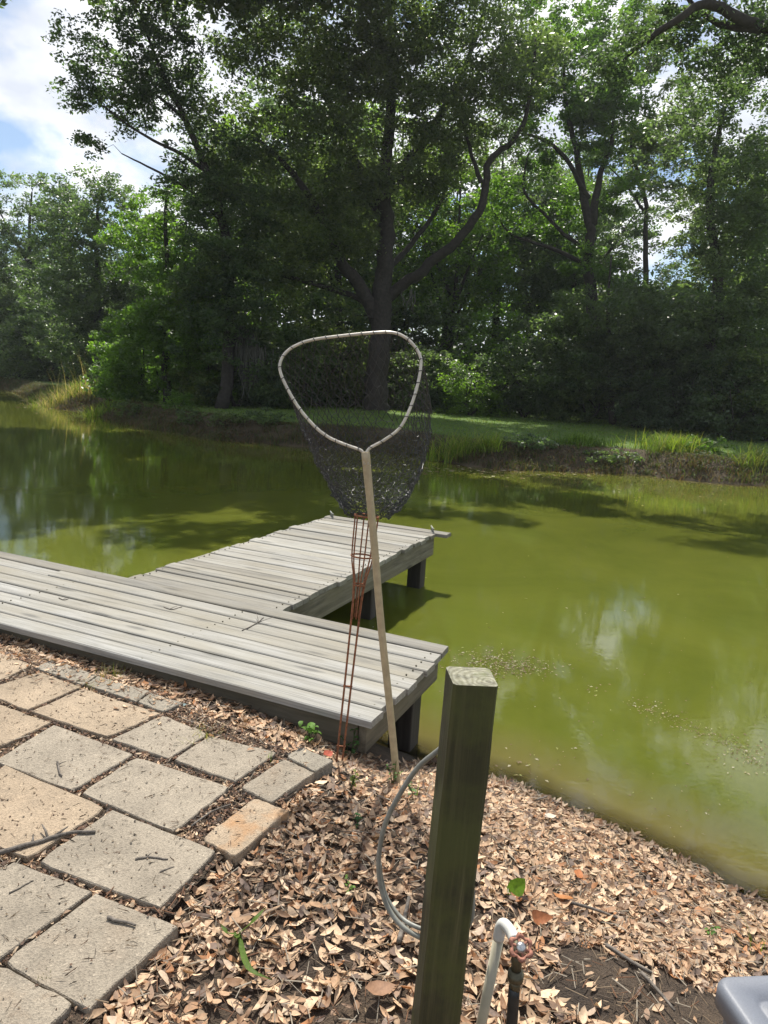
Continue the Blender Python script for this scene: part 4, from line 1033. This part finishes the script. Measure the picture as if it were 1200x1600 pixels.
bank_clump((125, 648), 1.5, .62, 180, BR, 'bright yellow-green reed clump at the water edge below the straw-coloured reeds', 'reed_clump', .5, .024)
bank_clump((72, 628), 1.5, .6, 110, BR + ST, 'green and straw reed clump at the far left bank', 'reed_clump', .5, .024)
bank_clump((120, 638), 1.8, 1.7, 7, ST[:1] + ST[2:3], 'few tall pale reed stalks above the far left clump', 'reed_stalks', .25, .014)
bank_clump((712, 722), .6, .7, 90, BR, 'yellow-green grass clump on the far bank just right of the net')
bank_clump((762, 726), .25, .45, 80, BR, 'small bright grass clump beside the larger one right of the net')
bank_clump((905, 728), .7, .38, 130, [(0.08, 0.15, 0.02), (0.12, 0.2, 0.03)], 'dull green grass clump in the middle of the right far bank')
bank_clump((1050, 738), .9, .55, 150, BR, 'largest yellow-green grass clump on the right far bank')
bank_clump((1175, 752), .7, .5, 70, [(0.12, 0.19, 0.03), (0.16, 0.18, 0.05)], 'grass clump on the far bank at the right frame edge')
# young sapling on the left far bank
def leafcloud(n, centres, rad, L, rng, aspect=.52, flat=.55, up=.6):
    ci = rng.integers(len(centres), size=n); c = np.asarray(centres)[ci]; r = np.asarray(rad)[ci][:, None]
    dvec = rng.normal(0, 1, (n, 3)); dvec /= np.linalg.norm(dvec, axis=1, keepdims=True)
    off_ = dvec * (rng.random((n, 1)) ** (1 / 2.2)) * r; off_[:, 2] *= flat
    p = c + off_
    nr_ = rng.normal(0, 1, (n, 3)); nr_[:, 2] = np.abs(nr_[:, 2]) + up; nr_ /= np.linalg.norm(nr_, axis=1, keepdims=True)
    ax_ = rng.normal(0, 1, (n, 3)); ax_[:, 2] -= .3; ax_ -= nr_ * (ax_ * nr_).sum(1, keepdims=True); ax_ /= np.linalg.norm(ax_, axis=1, keepdims=True)
    bi = np.cross(nr_, ax_); l = (L * rng.uniform(.6, 1.25, n))[:, None]; w = l * aspect
    V = np.stack([p - ax_ * l * .5, p + bi * w * .5 + nr_ * w * .12 - ax_ * l * .05, p + ax_ * l * .5, p - bi * w * .5 + nr_ * w * .12 - ax_ * l * .05], 1).reshape(-1, 3)
    Fa = (np.arange(n)[:, None] * 4 + np.arange(4)[None])
    # tone of each leaf: mostly by clump, so light and dark sprays form
    tone = np.clip(rng.normal(.45, .27, len(centres))[ci] + rng.normal(0, .16, n), 0, 1)
    return V, Fa, np.repeat(tone[:, None], 3, 1)

# ------------------------------------------------------------------ trees
def grow(rng, paths, centres, rmax=.06, droop=0.12, rootpull=0.6):
    """paths: list of (points, r0, r1) -> tubes; then a bough from the nearest wood to each leaf spray"""
    mb = MB(); nodes = []; rads = []
    for pts_, r0, r1 in paths:
        pp = spline(pts_, 5); n_ = len(pp)
        rad = [r0 + (r1 - r0) * (i / (n_ - 1)) ** .85 for i in range(n_)]
        wz = np.cumsum(rng.normal(0, 1, (n_, 3)), 0); wz -= np.linspace(0, 1, n_)[:, None] * wz[-1]
        pp = [p + (rng.normal(0, .10 * rad[i], 3) + wz[i] * min(.05, .22 * rad[i]) if 0 < i else 0) for i, p in enumerate(pp)]
        mb.tube(pp, rad, 10 if r0 > .15 else 7)
        for p, r in zip(pp[2:], rad[2:]): nodes.append(p); rads.append(r)
    nodes = np.array(nodes); rads = np.array(rads)
    order = np.argsort([np.min(np.linalg.norm(nodes - c, axis=1)) for c in centres])
    for ci in order:
        c = centres[ci]; dvec = c - nodes; dist = np.linalg.norm(dvec, axis=1)
        cost = dist + rootpull * np.maximum(0, -dvec[:, 2]) ; j = int(np.argmin(cost)); p = nodes[j]; L = dist[j]
        if L < .3: continue
        r0 = min(rads[j] * .65, .012 + .014 * L, rmax)
        k_ = max(2, int(L / .7)); mid = []
        sw = rng.normal(0, .12 * L, 3)
        for i in range(1, k_ + 1):
            t_ = i / k_; q = p + (c - p) * t_ + sw * math.sin(math.pi * t_) + np.array([0, 0, droop * L * math.sin(math.pi * t_)]) + rng.normal(0, .03 * L, 3) * (i < k_)
            mid.append(q)
        pts_ = [p] + mid; rad = [r0 * (1 - .75 * i / len(mid)) for i in range(len(pts_))]
        mb.tube(pts_, rad, 5, False)
        nodes = np.concatenate([nodes, np.array(mid)]); rads = np.concatenate([rads, np.array(rad[1:])])
    return mb
def crown_centres(rng, ells, k=0.55, thr=-.35):
    """sprays inside lumpy ellipsoids, thinned by a slow wave so that gaps open"""
    out_ = []
    for (c, r, n) in ells:
        c = np.asarray(c, float); r = np.asarray(r, float); ph = rng.uniform(0, 6)
        q = rng.normal(0, 1, (n * 2, 3)); q /= np.linalg.norm(q, axis=1, keepdims=True); q *= rng.random((n * 2, 1)) ** (1 / 2.6)
        p = c + q * r
        w_ = np.sin(p[:, 0] * k * 2 + ph) * np.cos(p[:, 2] * k * 2.3 + ph) + .6 * np.sin(p[:, 1] * k * 2.9 + p[:, 2] * k * 1.7 + ph * 2)
        p = p[w_ > thr][:n]; out_.append(p)
    return np.concatenate(out_)
GLINT_GAPS = []                              # corridors cut through the crowns along mirrored rays, so sky glints on the pond
for gx_, gy_, gr_ in ((895, 965, 1.0), (945, 985, 1.25), (990, 962, .9), (775, 1005, .7)):
    dg = _ray(gx_, gy_) * np.array([1, 1, -1]); GLINT_GAPS.append((un(gx_, gy_, ZW), dg / np.linalg.norm(dg), gr_))
def make_tree(name, base, paths, ells, nleaf, leafmat, label, seed, L=.15, clump=(.5, .95), group=None, cat='tree', thr=-.35, local=False, rmax=.06, extra=None, exL=.3):
    rng = np.random.default_rng(seed); base = np.asarray(base, float)
    if not local:
        paths = [([np.asarray(p) - base for p in a], r0, r1) for a, r0, r1 in paths]
        ells = [(np.asarray(c) - base, r, n) for c, r, n in ells]
    cs = crown_centres(rng, [(c, r_, int(n_ * 1.35)) for c, r_, n_ in ells], thr=thr); rad = rng.uniform(clump[0], clump[1], len(cs)) * .82
    if not local:
        keep = np.ones(len(cs), bool)
        for o_, d_, g_ in GLINT_GAPS:
            v_ = cs + base - o_; al_ = v_ @ d_
            keep &= ~((np.linalg.norm(v_ - al_[:, None] * d_, axis=1) < g_ * rng.uniform(.7, 1.25, len(cs))) & (al_ > 10))
        cs = cs[keep]; rad = rad[keep]
    root = empty(name, base); tag(root, label, cat, group)
    tr = grow(rng, paths, cs, rmax=rmax).build('trunk', M['bark'], root)
    V, Fa, C = leafcloud(nleaf, cs, rad, L, rng)
    if extra:
        ex = crown_centres(rng, [(np.asarray(c) - base, r, n) for c, r, n, _ in extra], thr=-.8)
        V2, F2, C2 = leafcloud(sum(e[3] for e in extra), ex, rng.uniform(.6, 1.2, len(ex)), exL, rng)
        Fa = np.concatenate([Fa, F2 + len(V)]); V = np.concatenate([V, V2]); C = np.concatenate([C, C2])
    obj('crown', mk_mesh('crown', V, Fa, leafmat, False, C), root)
    return root, cs
def gpt(pxx, Y, py_=640):
    p = at(pxx, py_, Y); p[2] = gz(p[0], Y) - .1; return p
A = at
# the big live oak behind the net
Y = 30.0; b0 = gpt(592, Y, 640)
root, ocs = make_tree('oak_tree', b0, [
    ([b0, A(594, 560, Y), A(596, 470, Y), A(594, 400, Y), A(597, 320, Y), A(604, 230, Y), A(618, 130, Y + .5), A(610, 40, Y + 1), A(620, -60, Y + 1)], .52, .08),
    ([A(590, 500, Y), A(560, 450, Y - .4), A(525, 395, Y - 1), A(500, 330, Y - 1.5), A(455, 270, Y - 2), A(400, 215, Y - 2.5)], .34, .06),
    ([A(598, 470, Y), A(640, 440, Y - .3), A(690, 398, Y - .6), A(735, 345, Y - 1), A(752, 285, Y - 1.2), A(765, 245, Y - 1.2), A(805, 212, Y - 1.4), A(828, 150, Y - 1.6), A(838, 60, Y - 2)], .26, .05),
    ([A(596, 330, Y), A(560, 250, Y + .5), A(520, 170, Y + 1), A(470, 90, Y + 1.5), A(440, 10, Y + 2)], .28, .05),
    ([A(600, 300, Y), A(650, 240, Y + .8), A(700, 170, Y + 1.5), A(740, 80, Y + 2), A(760, 0, Y + 2)], .26, .05),
    ([A(594, 430, Y), A(640, 380, Y + 1.5), A(690, 310, Y + 2.5), A(690, 240, Y + 3)], .16, .04),
    ([A(590, 480, Y), A(520, 450, Y - .5), A(440, 430, Y - 1.5), A(380, 420, Y - 2.5)], .15, .04),
    ([A(752, 285, Y - 1.2), A(730, 215, Y - 1.0), A(705, 130, Y - .6)], .10, .03), ([A(618, 130, Y + .5), np.array([-2, 27, 14.5]), np.array([-5, 23, 15.2]), np.array([-8, 20, 15.4])], .12, .05)],
    [(A(585, 130, Y), (6.2, 4.2, 4.2), 230), (A(450, 170, Y - 1.5), (4.0, 3.2, 4.2), 130), (A(560, -30, Y), (6.5, 4, 3), 120), (A(760, 60, Y + 1), (3.4, 3, 3.4), 70), (A(800, 130, Y - 1.5), (2.4, 2, 2.6), 45),
     (A(440, 330, Y - 2), (3.4, 2.4, 2.6), 85), (A(380, 440, Y - 2.5), (2.6, 2, 1.8), 45), (A(530, 290, Y + 1.5), (3.6, 2.0, 2.4), 60), (A(480, 470, Y - .6), (2.2, 1.6, 1.3), 22), (A(480, 380, Y - .5), (3.0, 2, 2.2), 70), (A(690, 230, Y + 1.5), (2.4, 2, 2.6), 60), (A(620, 330, Y + 2), (2.4, 1.4, 2.0), 40), (A(600, 190, Y - 2), (3.0, 1.2, 2.6), 70), (A(500, 60, Y - 2), (3.2, 1.4, 2.4), 60), (A(680, 60, Y - 1.5), (3, 1.4, 2.6), 60), (A(540, 340, Y - 1.6), (1.8, 1.0, 1.8), 26)],
    128000, M['leaf_oak'], 'massive live oak with thick dark trunk rising behind the net', 1, L=.17,
    extra=[((-5.5, 23.2, 15.0), (6.5, 5.6, 2.2), 150, 36000), ((0.5, 24.5, 15.8), (3.5, 3.5, 1.8), 40, 8000), ((-14, 22.4, 14.8), (8.0, 6.4, 2.2), 170, 42000)])
# hanging moss under the boughs at the left of the oak
mossr = np.random.default_rng(4)
for (x_, y_, Y_, ln, n_) in ((388, 520, 27.2, 2.6, 60), (372, 505, 27.2, 1.6, 30), (404, 545, 27.2, 1.4, 26), (640, 455, 29.3, .9, 10)):
    c = A(x_, y_, Y_) - b0; mb = MB()
    for k in range(n_):
        p = c + np.array([mossr.normal(0, .16), mossr.normal(0, .12), mossr.normal(0, .12)]); l = ln * mossr.uniform(.4, 1.0)
        mb.tube([p, p + np.array([mossr.normal(0, .05), mossr.normal(0, .04), -l * .4]), p + np.array([mossr.normal(0, .07), mossr.normal(0, .06), -l * .75]), p + np.array([mossr.normal(0, .08), mossr.normal(0, .06), -l])], [.016, .034, .026, .004], 4, False)
    mb.build('hanging_moss', M['moss_hang'], root)
# tree whose crown hangs out against the sky at the left
Y = 27.0; b1 = gpt(345, Y, 630)
make_tree('leaning_tree', b1, [([b1, A(352, 540, Y), A(362, 440, Y), A(350, 350, Y), A(325, 270, Y), A(290, 190, Y), A(250, 110, Y), A(220, 30, Y)], .26, .04),
    ([A(325, 270, Y), A(270, 235, Y - .4), A(215, 205, Y - .6), A(160, 165, Y - .8)], .08, .025), ([A(350, 350, Y), A(300, 300, Y - .3), A(240, 265, Y - .5), A(190, 240, Y - .8)], .08, .02),
    ([A(290, 190, Y), A(230, 140, Y), A(150, 110, Y)], .07, .02)],
    [(A(200, 90, Y), (2.6, 2.0, 2.0), 105), (A(255, 40, Y), (1.9, 1.6, 2.0), 55), (A(250, 170, Y), (1.9, 1.5, 1.2), 40), (A(190, 225, Y - .6), (1.5, 1.2, .7), 20), (A(300, 230, Y), (1.6, 1.3, 1.6), 34), (A(330, 330, Y), (2.2, 1.8, 2.0), 52), (A(115, 145, Y - .6), (.9, .8, .6), 12), (A(350, 400, Y - 1), (2.0, 1.2, 2.4), 70), (A(335, 490, Y - 1), (2.2, 1.2, 1.8), 60), (A(390, 290, Y - .6), (1.8, 1.2, 1.8), 40)],
    39000, M['leaf_oak'], 'leaning tree whose leafy crown stands out against the cloudy sky at the left', 2, L=.15, clump=(.32, .62), thr=-.6)
# left wood edge
Y = 29.0; b2 = gpt(262, Y, 618)
make_tree('broadleaf_tree', b2, [([b2, A(258, 540, Y), A(262, 450, Y), A(255, 360, Y), A(262, 290, Y)], .2, .04)],
    [(A(265, 420, Y), (3.0, 2.4, 3.2), 170), (A(240, 540, Y - .5), (2.4, 1.8, 1.7), 80), (A(330, 520, Y - .5), (2.0, 1.8, 2.3), 80), (A(195, 600, Y), (1.4, 1.2, .9), 24)],
    48000, M['leaf_fresh'], 'bright leafy tree with foliage down to the ground on the left far bank', 3, L=.16, clump=(.35, .7))
Y = 41.0; b3 = gpt(150, Y, 590)
make_tree('dense_tree', b3, [([b3, A(155, 480, Y), A(150, 380, Y), A(155, 300, Y)], .3, .05)],
    [(A(155, 380, Y), (3.4, 3, 3.8), 170), (A(120, 480, Y), (3.4, 3, 3.2), 120), (A(200, 500, Y), (2.6, 2.4, 3.0), 80)],
    40000, M['leaf_oak'], 'dense dark round-topped tree left of the leaning tree', 4, L=.2, clump=(.5, .95))
Y = 52.0; b4 = gpt(45, Y, 580)
make_tree('pale_tree', b4, [([b4, A(50, 480, Y), A(45, 380, Y), A(50, 300, Y)], .32, .05), ([A(48, 420, Y), A(15, 360, Y), A(-10, 310, Y)], .12, .03), ([A(48, 400, Y), A(85, 350, Y), A(95, 305, Y)], .1, .03)],
    [(A(40, 330, Y), (4.2, 3, 2.6), 85), (A(90, 320, Y), (2.2, 2, 1.8), 30), (A(20, 420, Y), (4.0, 3, 3.0), 90), (A(60, 500, Y), (5, 3, 3.4), 120)],
    30000, M['leaf_grey'], 'pale greyish tree at the far left against the sky', 5, L=.22, clump=(.45, .85), thr=-.5)
# right of the oak
Y = 33.0; b5 = gpt(932, Y, 645)
make_tree('forked_tree', b5, [([b5, A(934, 540, Y), A(928, 440, Y), A(926, 370, Y), A(918, 300, Y), A(905, 240, Y), A(888, 170, Y), A(880, 90, Y)], .36, .05),
    ([A(926, 350, Y), A(935, 280, Y), A(955, 220, Y), A(960, 150, Y)], .2, .04), ([A(920, 310, Y), A(880, 245, Y - .5), A(840, 215, Y - 1), A(815, 210, Y - 1.2)], .12, .04),
    ([A(926, 400, Y), A(870, 355, Y + .5), A(820, 300, Y + .5), A(825, 240, Y + .5)], .11, .03), ([A(926, 420, Y), A(860, 390, Y + .5), A(800, 370, Y + 1), A(770, 330, Y + 1)], .12, .03)],
    [(A(890, 130, Y), (3.4, 2.6, 1.9), 100), (A(940, 200, Y), (2.4, 2, 1.6), 50), (A(900, 20, Y + 1), (3.6, 2.6, 2.2), 70), (A(800, 330, Y + 1), (1.6, 1.5, 1.6), 22), (A(960, 330, Y + 1), (1.6, 1.5, 1.8), 24), (A(850, 250, Y + 1.5), (1.4, .8, 1.0), 16), (A(900, 340, Y + 1.5), (2.2, .8, 1.6), 36), (A(950, 430, Y - .6), (2.0, 1.2, 1.4), 30)],
    48000, M['leaf_fresh'], 'forked tree with light green crown right of the oak', 6, L=.17, clump=(.4, .75), thr=-.4)
Y = 36.0; b6 = gpt(1008, Y, 650)
make_tree('slender_tree', b6, [([b6, A(1008, 520, Y), A(1008, 400, Y), A(1004, 300, Y), A(985, 230, Y), A(1000, 150, Y)], .2, .04), ([A(1006, 330, Y), A(975, 285, Y), A(950, 260, Y)], .07, .02)],
    [(A(1010, 180, Y), (2.6, 2, 2.6), 60), (A(1060, 280, Y), (2.0, 2, 2.0), 40), (A(1000, 60, Y), (3.0, 2, 2.2), 46)],
    22000, M['leaf_oak'], 'slender straight tree between the forked tree and the right thicket', 7, L=.18, clump=(.4, .8), thr=-.3)
Y = 27.0; b7 = gpt(1125, Y, 660)
make_tree('thicket_tree', b7, [([b7, A(1120, 560, Y), A(1125, 450, Y), A(1110, 330, Y), A(1125, 220, Y), A(1140, 130, Y)], .3, .05)],
    [(A(1100, 300, Y), (2.8, 2.4, 3.6), 190), (A(1180, 200, Y), (2.4, 2.2, 3.0), 110), (A(1060, 470, Y), (2.6, 2, 2.6), 130), (A(1160, 520, Y - .5), (2.4, 2, 2.8), 130), (A(1200, 380, Y), (2.0, 2, 3), 90)],
    52000, M['leaf_grey'], 'grey-green leafy tree filling the right side down to the lawn', 8, L=.15, clump=(.35, .7))
Y = 29.0; b8 = gpt(960, Y, 655)
make_tree('evergreen_tree', b8, [([b8, A(955, 560, Y), A(950, 480, Y), A(955, 400, Y)], .16, .03)],
    [(A(950, 520, Y), (2.4, 2, 2.5), 120), (A(880, 560, Y), (2.0, 1.8, 1.9), 80), (A(1010, 580, Y), (1.8, 1.6, 1.6), 60)],
    26000, M['leaf_oak'], 'low dark evergreen tree at the lawn edge right of the oak', 9, L=.15, clump=(.35, .65))
# near limb entering from the right, its tree stands outside the view
Y = 17.0; b9 = at(1700, 700, Y); b9[2] = gz(b9[0], Y)
make_tree('overhanging_tree', b9, [([b9, A(1690, 400, Y), A(1640, 200, Y), A(1500, 80, Y)], .5, .3), ([A(1640, 200, Y), A(1500, 80, Y), A(1330, 70, Y), A(1190, 45, Y), A(1110, 8, Y), A(1060, 28, Y), A(1000, 70, Y + .5), A(960, 110, Y + 1)], .20, .035),
    ([A(1190, 45, Y), A(1110, 30, Y + .6), A(1040, -40, Y + 1)], .1, .03), ([A(1500, 80, Y), A(1400, -80, Y), A(1250, -200, Y)], .25, .06)],
    [(A(960, 90, Y + 1), (1.2, 1.0, .9), 26), (A(1090, 70, Y + 1), (1.2, 1, .8), 30), (A(1010, -30, Y + .6), (1.8, 1.2, 1.0), 40), (A(1180, 110, Y + .6), (1.3, 1.2, 1.3), 50), (A(1180, -60, Y), (2.2, 1.6, 1.3), 40), (A(1320, 60, Y), (2.4, 2, 2.2), 40)],
    15000, M['leaf_oak'], 'near tree reaching in with a thick bent bough at the upper right corner', 10, L=.12, clump=(.28, .55), thr=-.4)

# ---- wood behind: copies of three kinds
def copy_tree(src, loc, rz, s, label, group):
    r = src.copy(); COL.objects.link(r); r.location = tuple(loc); r.rotation_euler = (0, 0, rz); r.scale = (s, s, s)
    r['label'] = label; r['group'] = group; r['category'] = 'tree' if 'category' not in src else src['category']
    for ch in list(src.children):
        c = ch.copy(); COL.objects.link(c); c.parent = r
        for g in list(ch.children):
            k = g.copy(); COL.objects.link(k); k.parent = c
    return r
def generic(name, loc, hgt, wid, nleaf, mat, label, seed, L, thr=-.35):
    rng = np.random.default_rng(seed)
    tops = np.array([rng.normal(0, .3), rng.normal(0, .3), hgt * .9])
    paths = [([np.zeros(3), np.array([.1, 0, hgt * .25]), np.array([rng.normal(0, .3), 0, hgt * .5]), tops], hgt * .020, .04)]
    for k in range(4):
        a = k * 1.6 + rng.uniform(0, 1); h0 = hgt * rng.uniform(.28, .5)
        paths.append(([np.array([.05, 0, h0]), np.array([math.cos(a) * wid * .3, math.sin(a) * wid * .3, h0 + hgt * .14]), np.array([math.cos(a) * wid * .65, math.sin(a) * wid * .65, h0 + hgt * .3])], hgt * .010, .03))
    ells = [((0, 0, hgt * .68), (wid, wid, hgt * .32), 150), ((wid * .4, 0, hgt * .45), (wid * .7, wid * .7, hgt * .2), 40), ((-wid * .4, .2, hgt * .5), (wid * .7, wid * .7, hgt * .2), 40)]
    return make_tree(name, loc, paths, ells, nleaf, mat, label, seed, L=L, clump=(.5, 1.0), group='trees in the wood behind', thr=thr, local=True)[0]
LAB = ['green tree in the shaded wood behind the oak', 'bright backlit tree in the wood behind the oak', 'grey-green tree in the wood behind the oak']
def place(px_, Y): p = at(px_, 640, Y); p[2] = gz(p[0], Y) - .1; return p
kinds = [generic('wood_tree', place(520, 39), 15, 4.2, 22000, M['leaf_oak'], LAB[0], 41, .22), generic('wood_tree', place(690, 40), 13, 3.8, 20000, M['leaf_fresh'], LAB[1], 42, .21), generic('wood_tree', place(1130, 38), 14, 4.0, 21000, M['leaf_grey'], LAB[2], 43, .21)]
rk = random.Random(9)
WOOD = [(430, 43, 1, 1.25, 'bright backlit tree seen between the leaning tree and the oak'), (350, 41, 0, .9, 'dark tree standing right behind the leaning tree'),
    (600, 46, 1, 1.35, 'tall bright tree directly behind the oak trunk'), (760, 44, 0, 1.15, 'dark green tree behind the curved right bough of the oak'),
    (820, 47, 1, 1.1, 'tall bright tree filling the gap between oak and forked tree'), (890, 43, 0, 1.0, 'dark tree just behind and left of the forked tree'),
    (975, 46, 1, .62, 'bright tree seen between the forked and the slender tree'), (1060, 41, 0, .62, 'dark tree behind the gap right of the slender tree'),
    (1210, 44, 0, 1.1, 'dark tree behind the grey-green thicket tree at the right edge'), (1260, 34, 2, 1.0, 'grey-green tree cut by the right frame edge beside the thicket tree'),
    (290, 47, 1, .75, 'bright small tree behind the leafy tree on the left bank'), (230, 50, 0, .7, 'dark small tree right of the dense round-topped tree'),
    (100, 58, 0, .62, 'distant dark tree between the pale tree and the round-topped tree'), (0, 60, 1, .6, 'distant bright tree behind the pale tree at the left edge'),
    (-40, 50, 0, .7, 'dark tree cut by the left frame edge'), (690, 50, 0, 1.1, 'tall far tree rising right of the oak trunk'),
    (480, 52, 0, 1.4, 'tall far tree rising left of the oak trunk'), (860, 52, 2, 1.15, 'tall grey-green far tree rising behind the forked tree'), (1130, 56, 1, .75, 'bright far tree behind the thicket tree')]
for o_, l_ in zip(kinds, ('dark tree close behind the oak on its left', 'bright tree close behind the oak on its right', 'grey-green tree close behind the thicket tree')): o_['label'] = l_
for (px_, Y, k, s, lab) in WOOD:
    copy_tree(kinds[k], place(px_, Y), rk.uniform(0, 6.28), s * rk.uniform(.95, 1.05), lab, 'trees in the wood behind')
# shrubs along the wood's edge
def shrub(seed, mat, n, L):
    rng = np.random.default_rng(seed)
    paths = [([np.zeros(3), np.array([rng.normal(0, .2), rng.normal(0, .2), .6]), np.array([rng.normal(0, .6), rng.normal(0, .5), 1.6])], .05, .015) for _ in range(4)]
    ells = [((0, 0, 1.2), (1.5, 1.3, 1.3), 60), ((.7, .1, .7), (1.0, 1.0, .7), 22), ((-.7, -.1, .8), (1.0, 1.0, .8), 22)]
    return make_tree('shrub', (0, 0, 0), paths, ells, n, mat, 'x', seed, L=L, clump=(.22, .5), cat='shrub', local=True, thr=-.5)[0]
shr = [shrub(61, M['leaf_oak'], 7500, .12), shrub(62, M['leaf_fresh'], 6000, .12), shrub(63, M['leaf_grey'], 7000, .12)]
SHR = [(735, 30, 1, 1.0, 'bright green shrub at the lawn edge right of the hoop'), (700, 31, 2, .9, 'small grey-green shrub left of the bright one by the hoop'), (770, 31, 0, 1.2, 'dark shrub right of the bright one at the lawn edge'),
    (820, 30.5, 0, 1.3, 'dark shrub left of the low evergreen tree'), (870, 30, 2, .9, 'small grey-green shrub at the foot of the low evergreen tree'), (915, 29.5, 0, 1.2, 'dark shrub in front of the forked tree trunk'),
    (1000, 28, 0, 1.2, 'dark shrub in front of the slender tree'), (1050, 27, 2, 1.1, 'grey-green shrub between slender tree and thicket tree'), (1100, 26, 0, 1.2, 'dark shrub left of the thicket tree foot'),
    (1150, 25, 2, 1.2, 'grey-green shrub right of the thicket tree foot'), (1200, 25, 0, 1.3, 'dark shrub at the right frame edge above the lawn'), (660, 32, 0, 1.2, 'dark shrub right of the oak trunk seen through the net'),
    (620, 32.5, 0, 1.1, 'dark shrub behind the oak trunk foot'), (550, 32, 0, 1.4, 'dark shrub left of the oak trunk seen through the net'), (500, 31, 0, 1.4, 'dark shrub behind the left part of the hoop'),
    (455, 29.5, 0, 1.4, 'dark shrub just left of the hoop'), (415, 28.5, 2, 1.2, 'grey-green shrub below the hanging moss'), (370, 28, 0, 1.3, 'dark shrub left of the hanging moss'),
    (330, 28.5, 0, 1.1, 'dark shrub at the foot of the leaning tree'), (300, 29, 1, 1.0, 'bright shrub left of the leaning tree foot'), (235, 30, 1, 1.3, 'bright rounded shrub on the left bank beside the sapling'),
    (205, 32, 0, 1.1, 'dark shrub behind the lone sapling'), (170, 42, 0, 1.6, 'dark shrub behind the reeds, nearest the sapling'), (120, 46, 0, 1.8, 'dark shrub behind the tall straw-coloured reeds'),
    (80, 48, 0, 1.8, 'dark shrub left behind the reeds'), (40, 50, 2, 1.8, 'grey-green shrub under the pale tree at the left'), (0, 51, 0, 1.9, 'dark shrub at the left frame edge'),
    (790, 36, 1, 2.0, 'tall bright bush behind the lawn right of the hoop'), (720, 36, 1, 2.2, 'tall bright bush right of the oak trunk'), (850, 36, 0, 2.2, 'tall dark bush left of the forked tree'),
    (650, 37, 0, 2.2, 'tall dark bush behind the oak on its right'), (560, 38, 0, 2.4, 'tall dark bush behind the oak on its left'), (470, 35, 0, 2.2, 'tall dark bush between hanging moss and oak'),
    (960, 35, 0, 2.4, 'tall dark bush right of the forked tree'), (1050, 33, 0, 2.6, 'tall dark bush behind the slender tree'), (1180, 31, 0, 2.6, 'tall dark bush behind the thicket tree'),
    (400, 34, 1, 2.2, 'tall bright bush behind the hanging moss'), (320, 35, 0, 2.2, 'tall dark bush behind the leaning tree'), (250, 38, 1, 2.0, 'tall bright bush behind the leafy left-bank tree'),
    (120, 50, 0, 2.6, 'tall dark bush behind the round-topped tree'), (20, 54, 0, 2.8, 'tall dark bush behind the pale tree')]
SHR += [(x_, 66, 0, 4.2, 'dark far bush closing the view under the crowns') for x_ in range(-60, 1260, 105)]
first = [True] * 3
for (px_, Y, k, s, lab) in SHR:
    s *= rk.uniform(.9, 1.1)
    if first[k]:
        o = shr[k]; first[k] = False; o.location = tuple(place(px_, Y)); o.scale = (s,) * 3; o['label'] = lab; o['group'] = 'shrubs at the foot of the wood'
    else:
        copy_tree(shr[k], place(px_, Y), rk.uniform(0, 6.28), s, lab, 'shrubs at the foot of the wood')
# sapling on the left bank
Y = 30.5; b_ = at(172, 625, Y); b_[2] = gz(b_[0], Y)
make_tree('sapling', b_, [([b_, A(171, 605, Y), A(170, 585, Y)], .025, .01), ([A(171, 608, Y), A(160, 595, Y), A(158, 592, Y)], .012, .006)],
    [(A(170, 590, Y), (.4, .3, .3), 10), (A(172, 612, Y), (.25, .25, .35), 8)], 420, M['leaf_grey'], 'small leafy sapling standing alone on the left far bank', 71, L=.12, clump=(.12, .25), local=False, thr=-2)

# leafy weeds hanging over the far bank
def leafy_weed(pxy, w, h, n, mat, label, seed):
    p0 = un(*pxy, ZW); p0[1] += .15; p0[2] = gz(p0[0], p0[1]) - .02
    paths = [([np.zeros(3), np.array([k * w * .15, 0, h * .5]), np.array([k * w * .3, -.05, h * .8])], .012, .004) for k in (-1, 0, 1)]
    make_tree('leafy_weed', p0, paths, [((0, 0, h * .5), (w * .5, w * .35, h * .5), 26)], n, mat, label, seed, L=.09, clump=(.1, .22), cat='weed', local=True, thr=-2)
leafy_weed((275, 668), 1.3, .7, 1100, M['leaf_fresh'], 'bright leafy weed on the far bank left of the net', 81)
leafy_weed((300, 676), 1.4, .5, 900, M['leaf_oak'], 'dark leafy weed overhanging the water left of the net', 82)
leafy_weed((205, 660), 1.6, .7, 1000, M['leaf_oak'], 'dark scrubby weed right of the reeds on the far bank', 83)
leafy_weed((350, 684), 1.8, .5, 1100, M['leaf_grey'], 'low grey-green weed on the bank below the hanging moss', 84)
leafy_weed((420, 690), 1.8, .5, 1100, M['leaf_oak'], 'low dark weed on the far bank beside the left of the hoop', 85)
leafy_weed((1100, 742), 1.4, .55, 1200, M['leaf_fresh'], 'bright leafy weed beside the largest grass clump on the right bank', 86)
leafy_weed((830, 730), 1.6, .4, 1000, M['leaf_grey'], 'low grey-green weed in the middle of the right far bank', 87)
leafy_weed((960, 738), 1.8, .45, 1200, M['leaf_oak'], 'low dark weed left of the largest grass clump', 88)


# ------------------------------------------------------------------ thin volume added to lift the dark trees, like veiling lens glare
hb = MB().box((-75, -12, -3.2), (75, 75, 27)).build('glare_haze', None, smooth=False)
hm = bpy.data.materials.new('glare_haze'); hm.use_nodes = True; hm.node_tree.nodes.clear()
ho = hm.node_tree.nodes.new('ShaderNodeOutputMaterial'); hv = hm.node_tree.nodes.new('ShaderNodeVolumePrincipled')
hv.inputs['Color'].default_value = (0.90, 0.95, 1.0, 1); hv.inputs['Density'].default_value = 0.0005; hv.inputs['Anisotropy'].default_value = 0.35
hm.node_tree.links.new(hv.outputs[0], ho.inputs['Volume'])
hb.data.materials.append(hm)
tag(hb, kind='stuff')
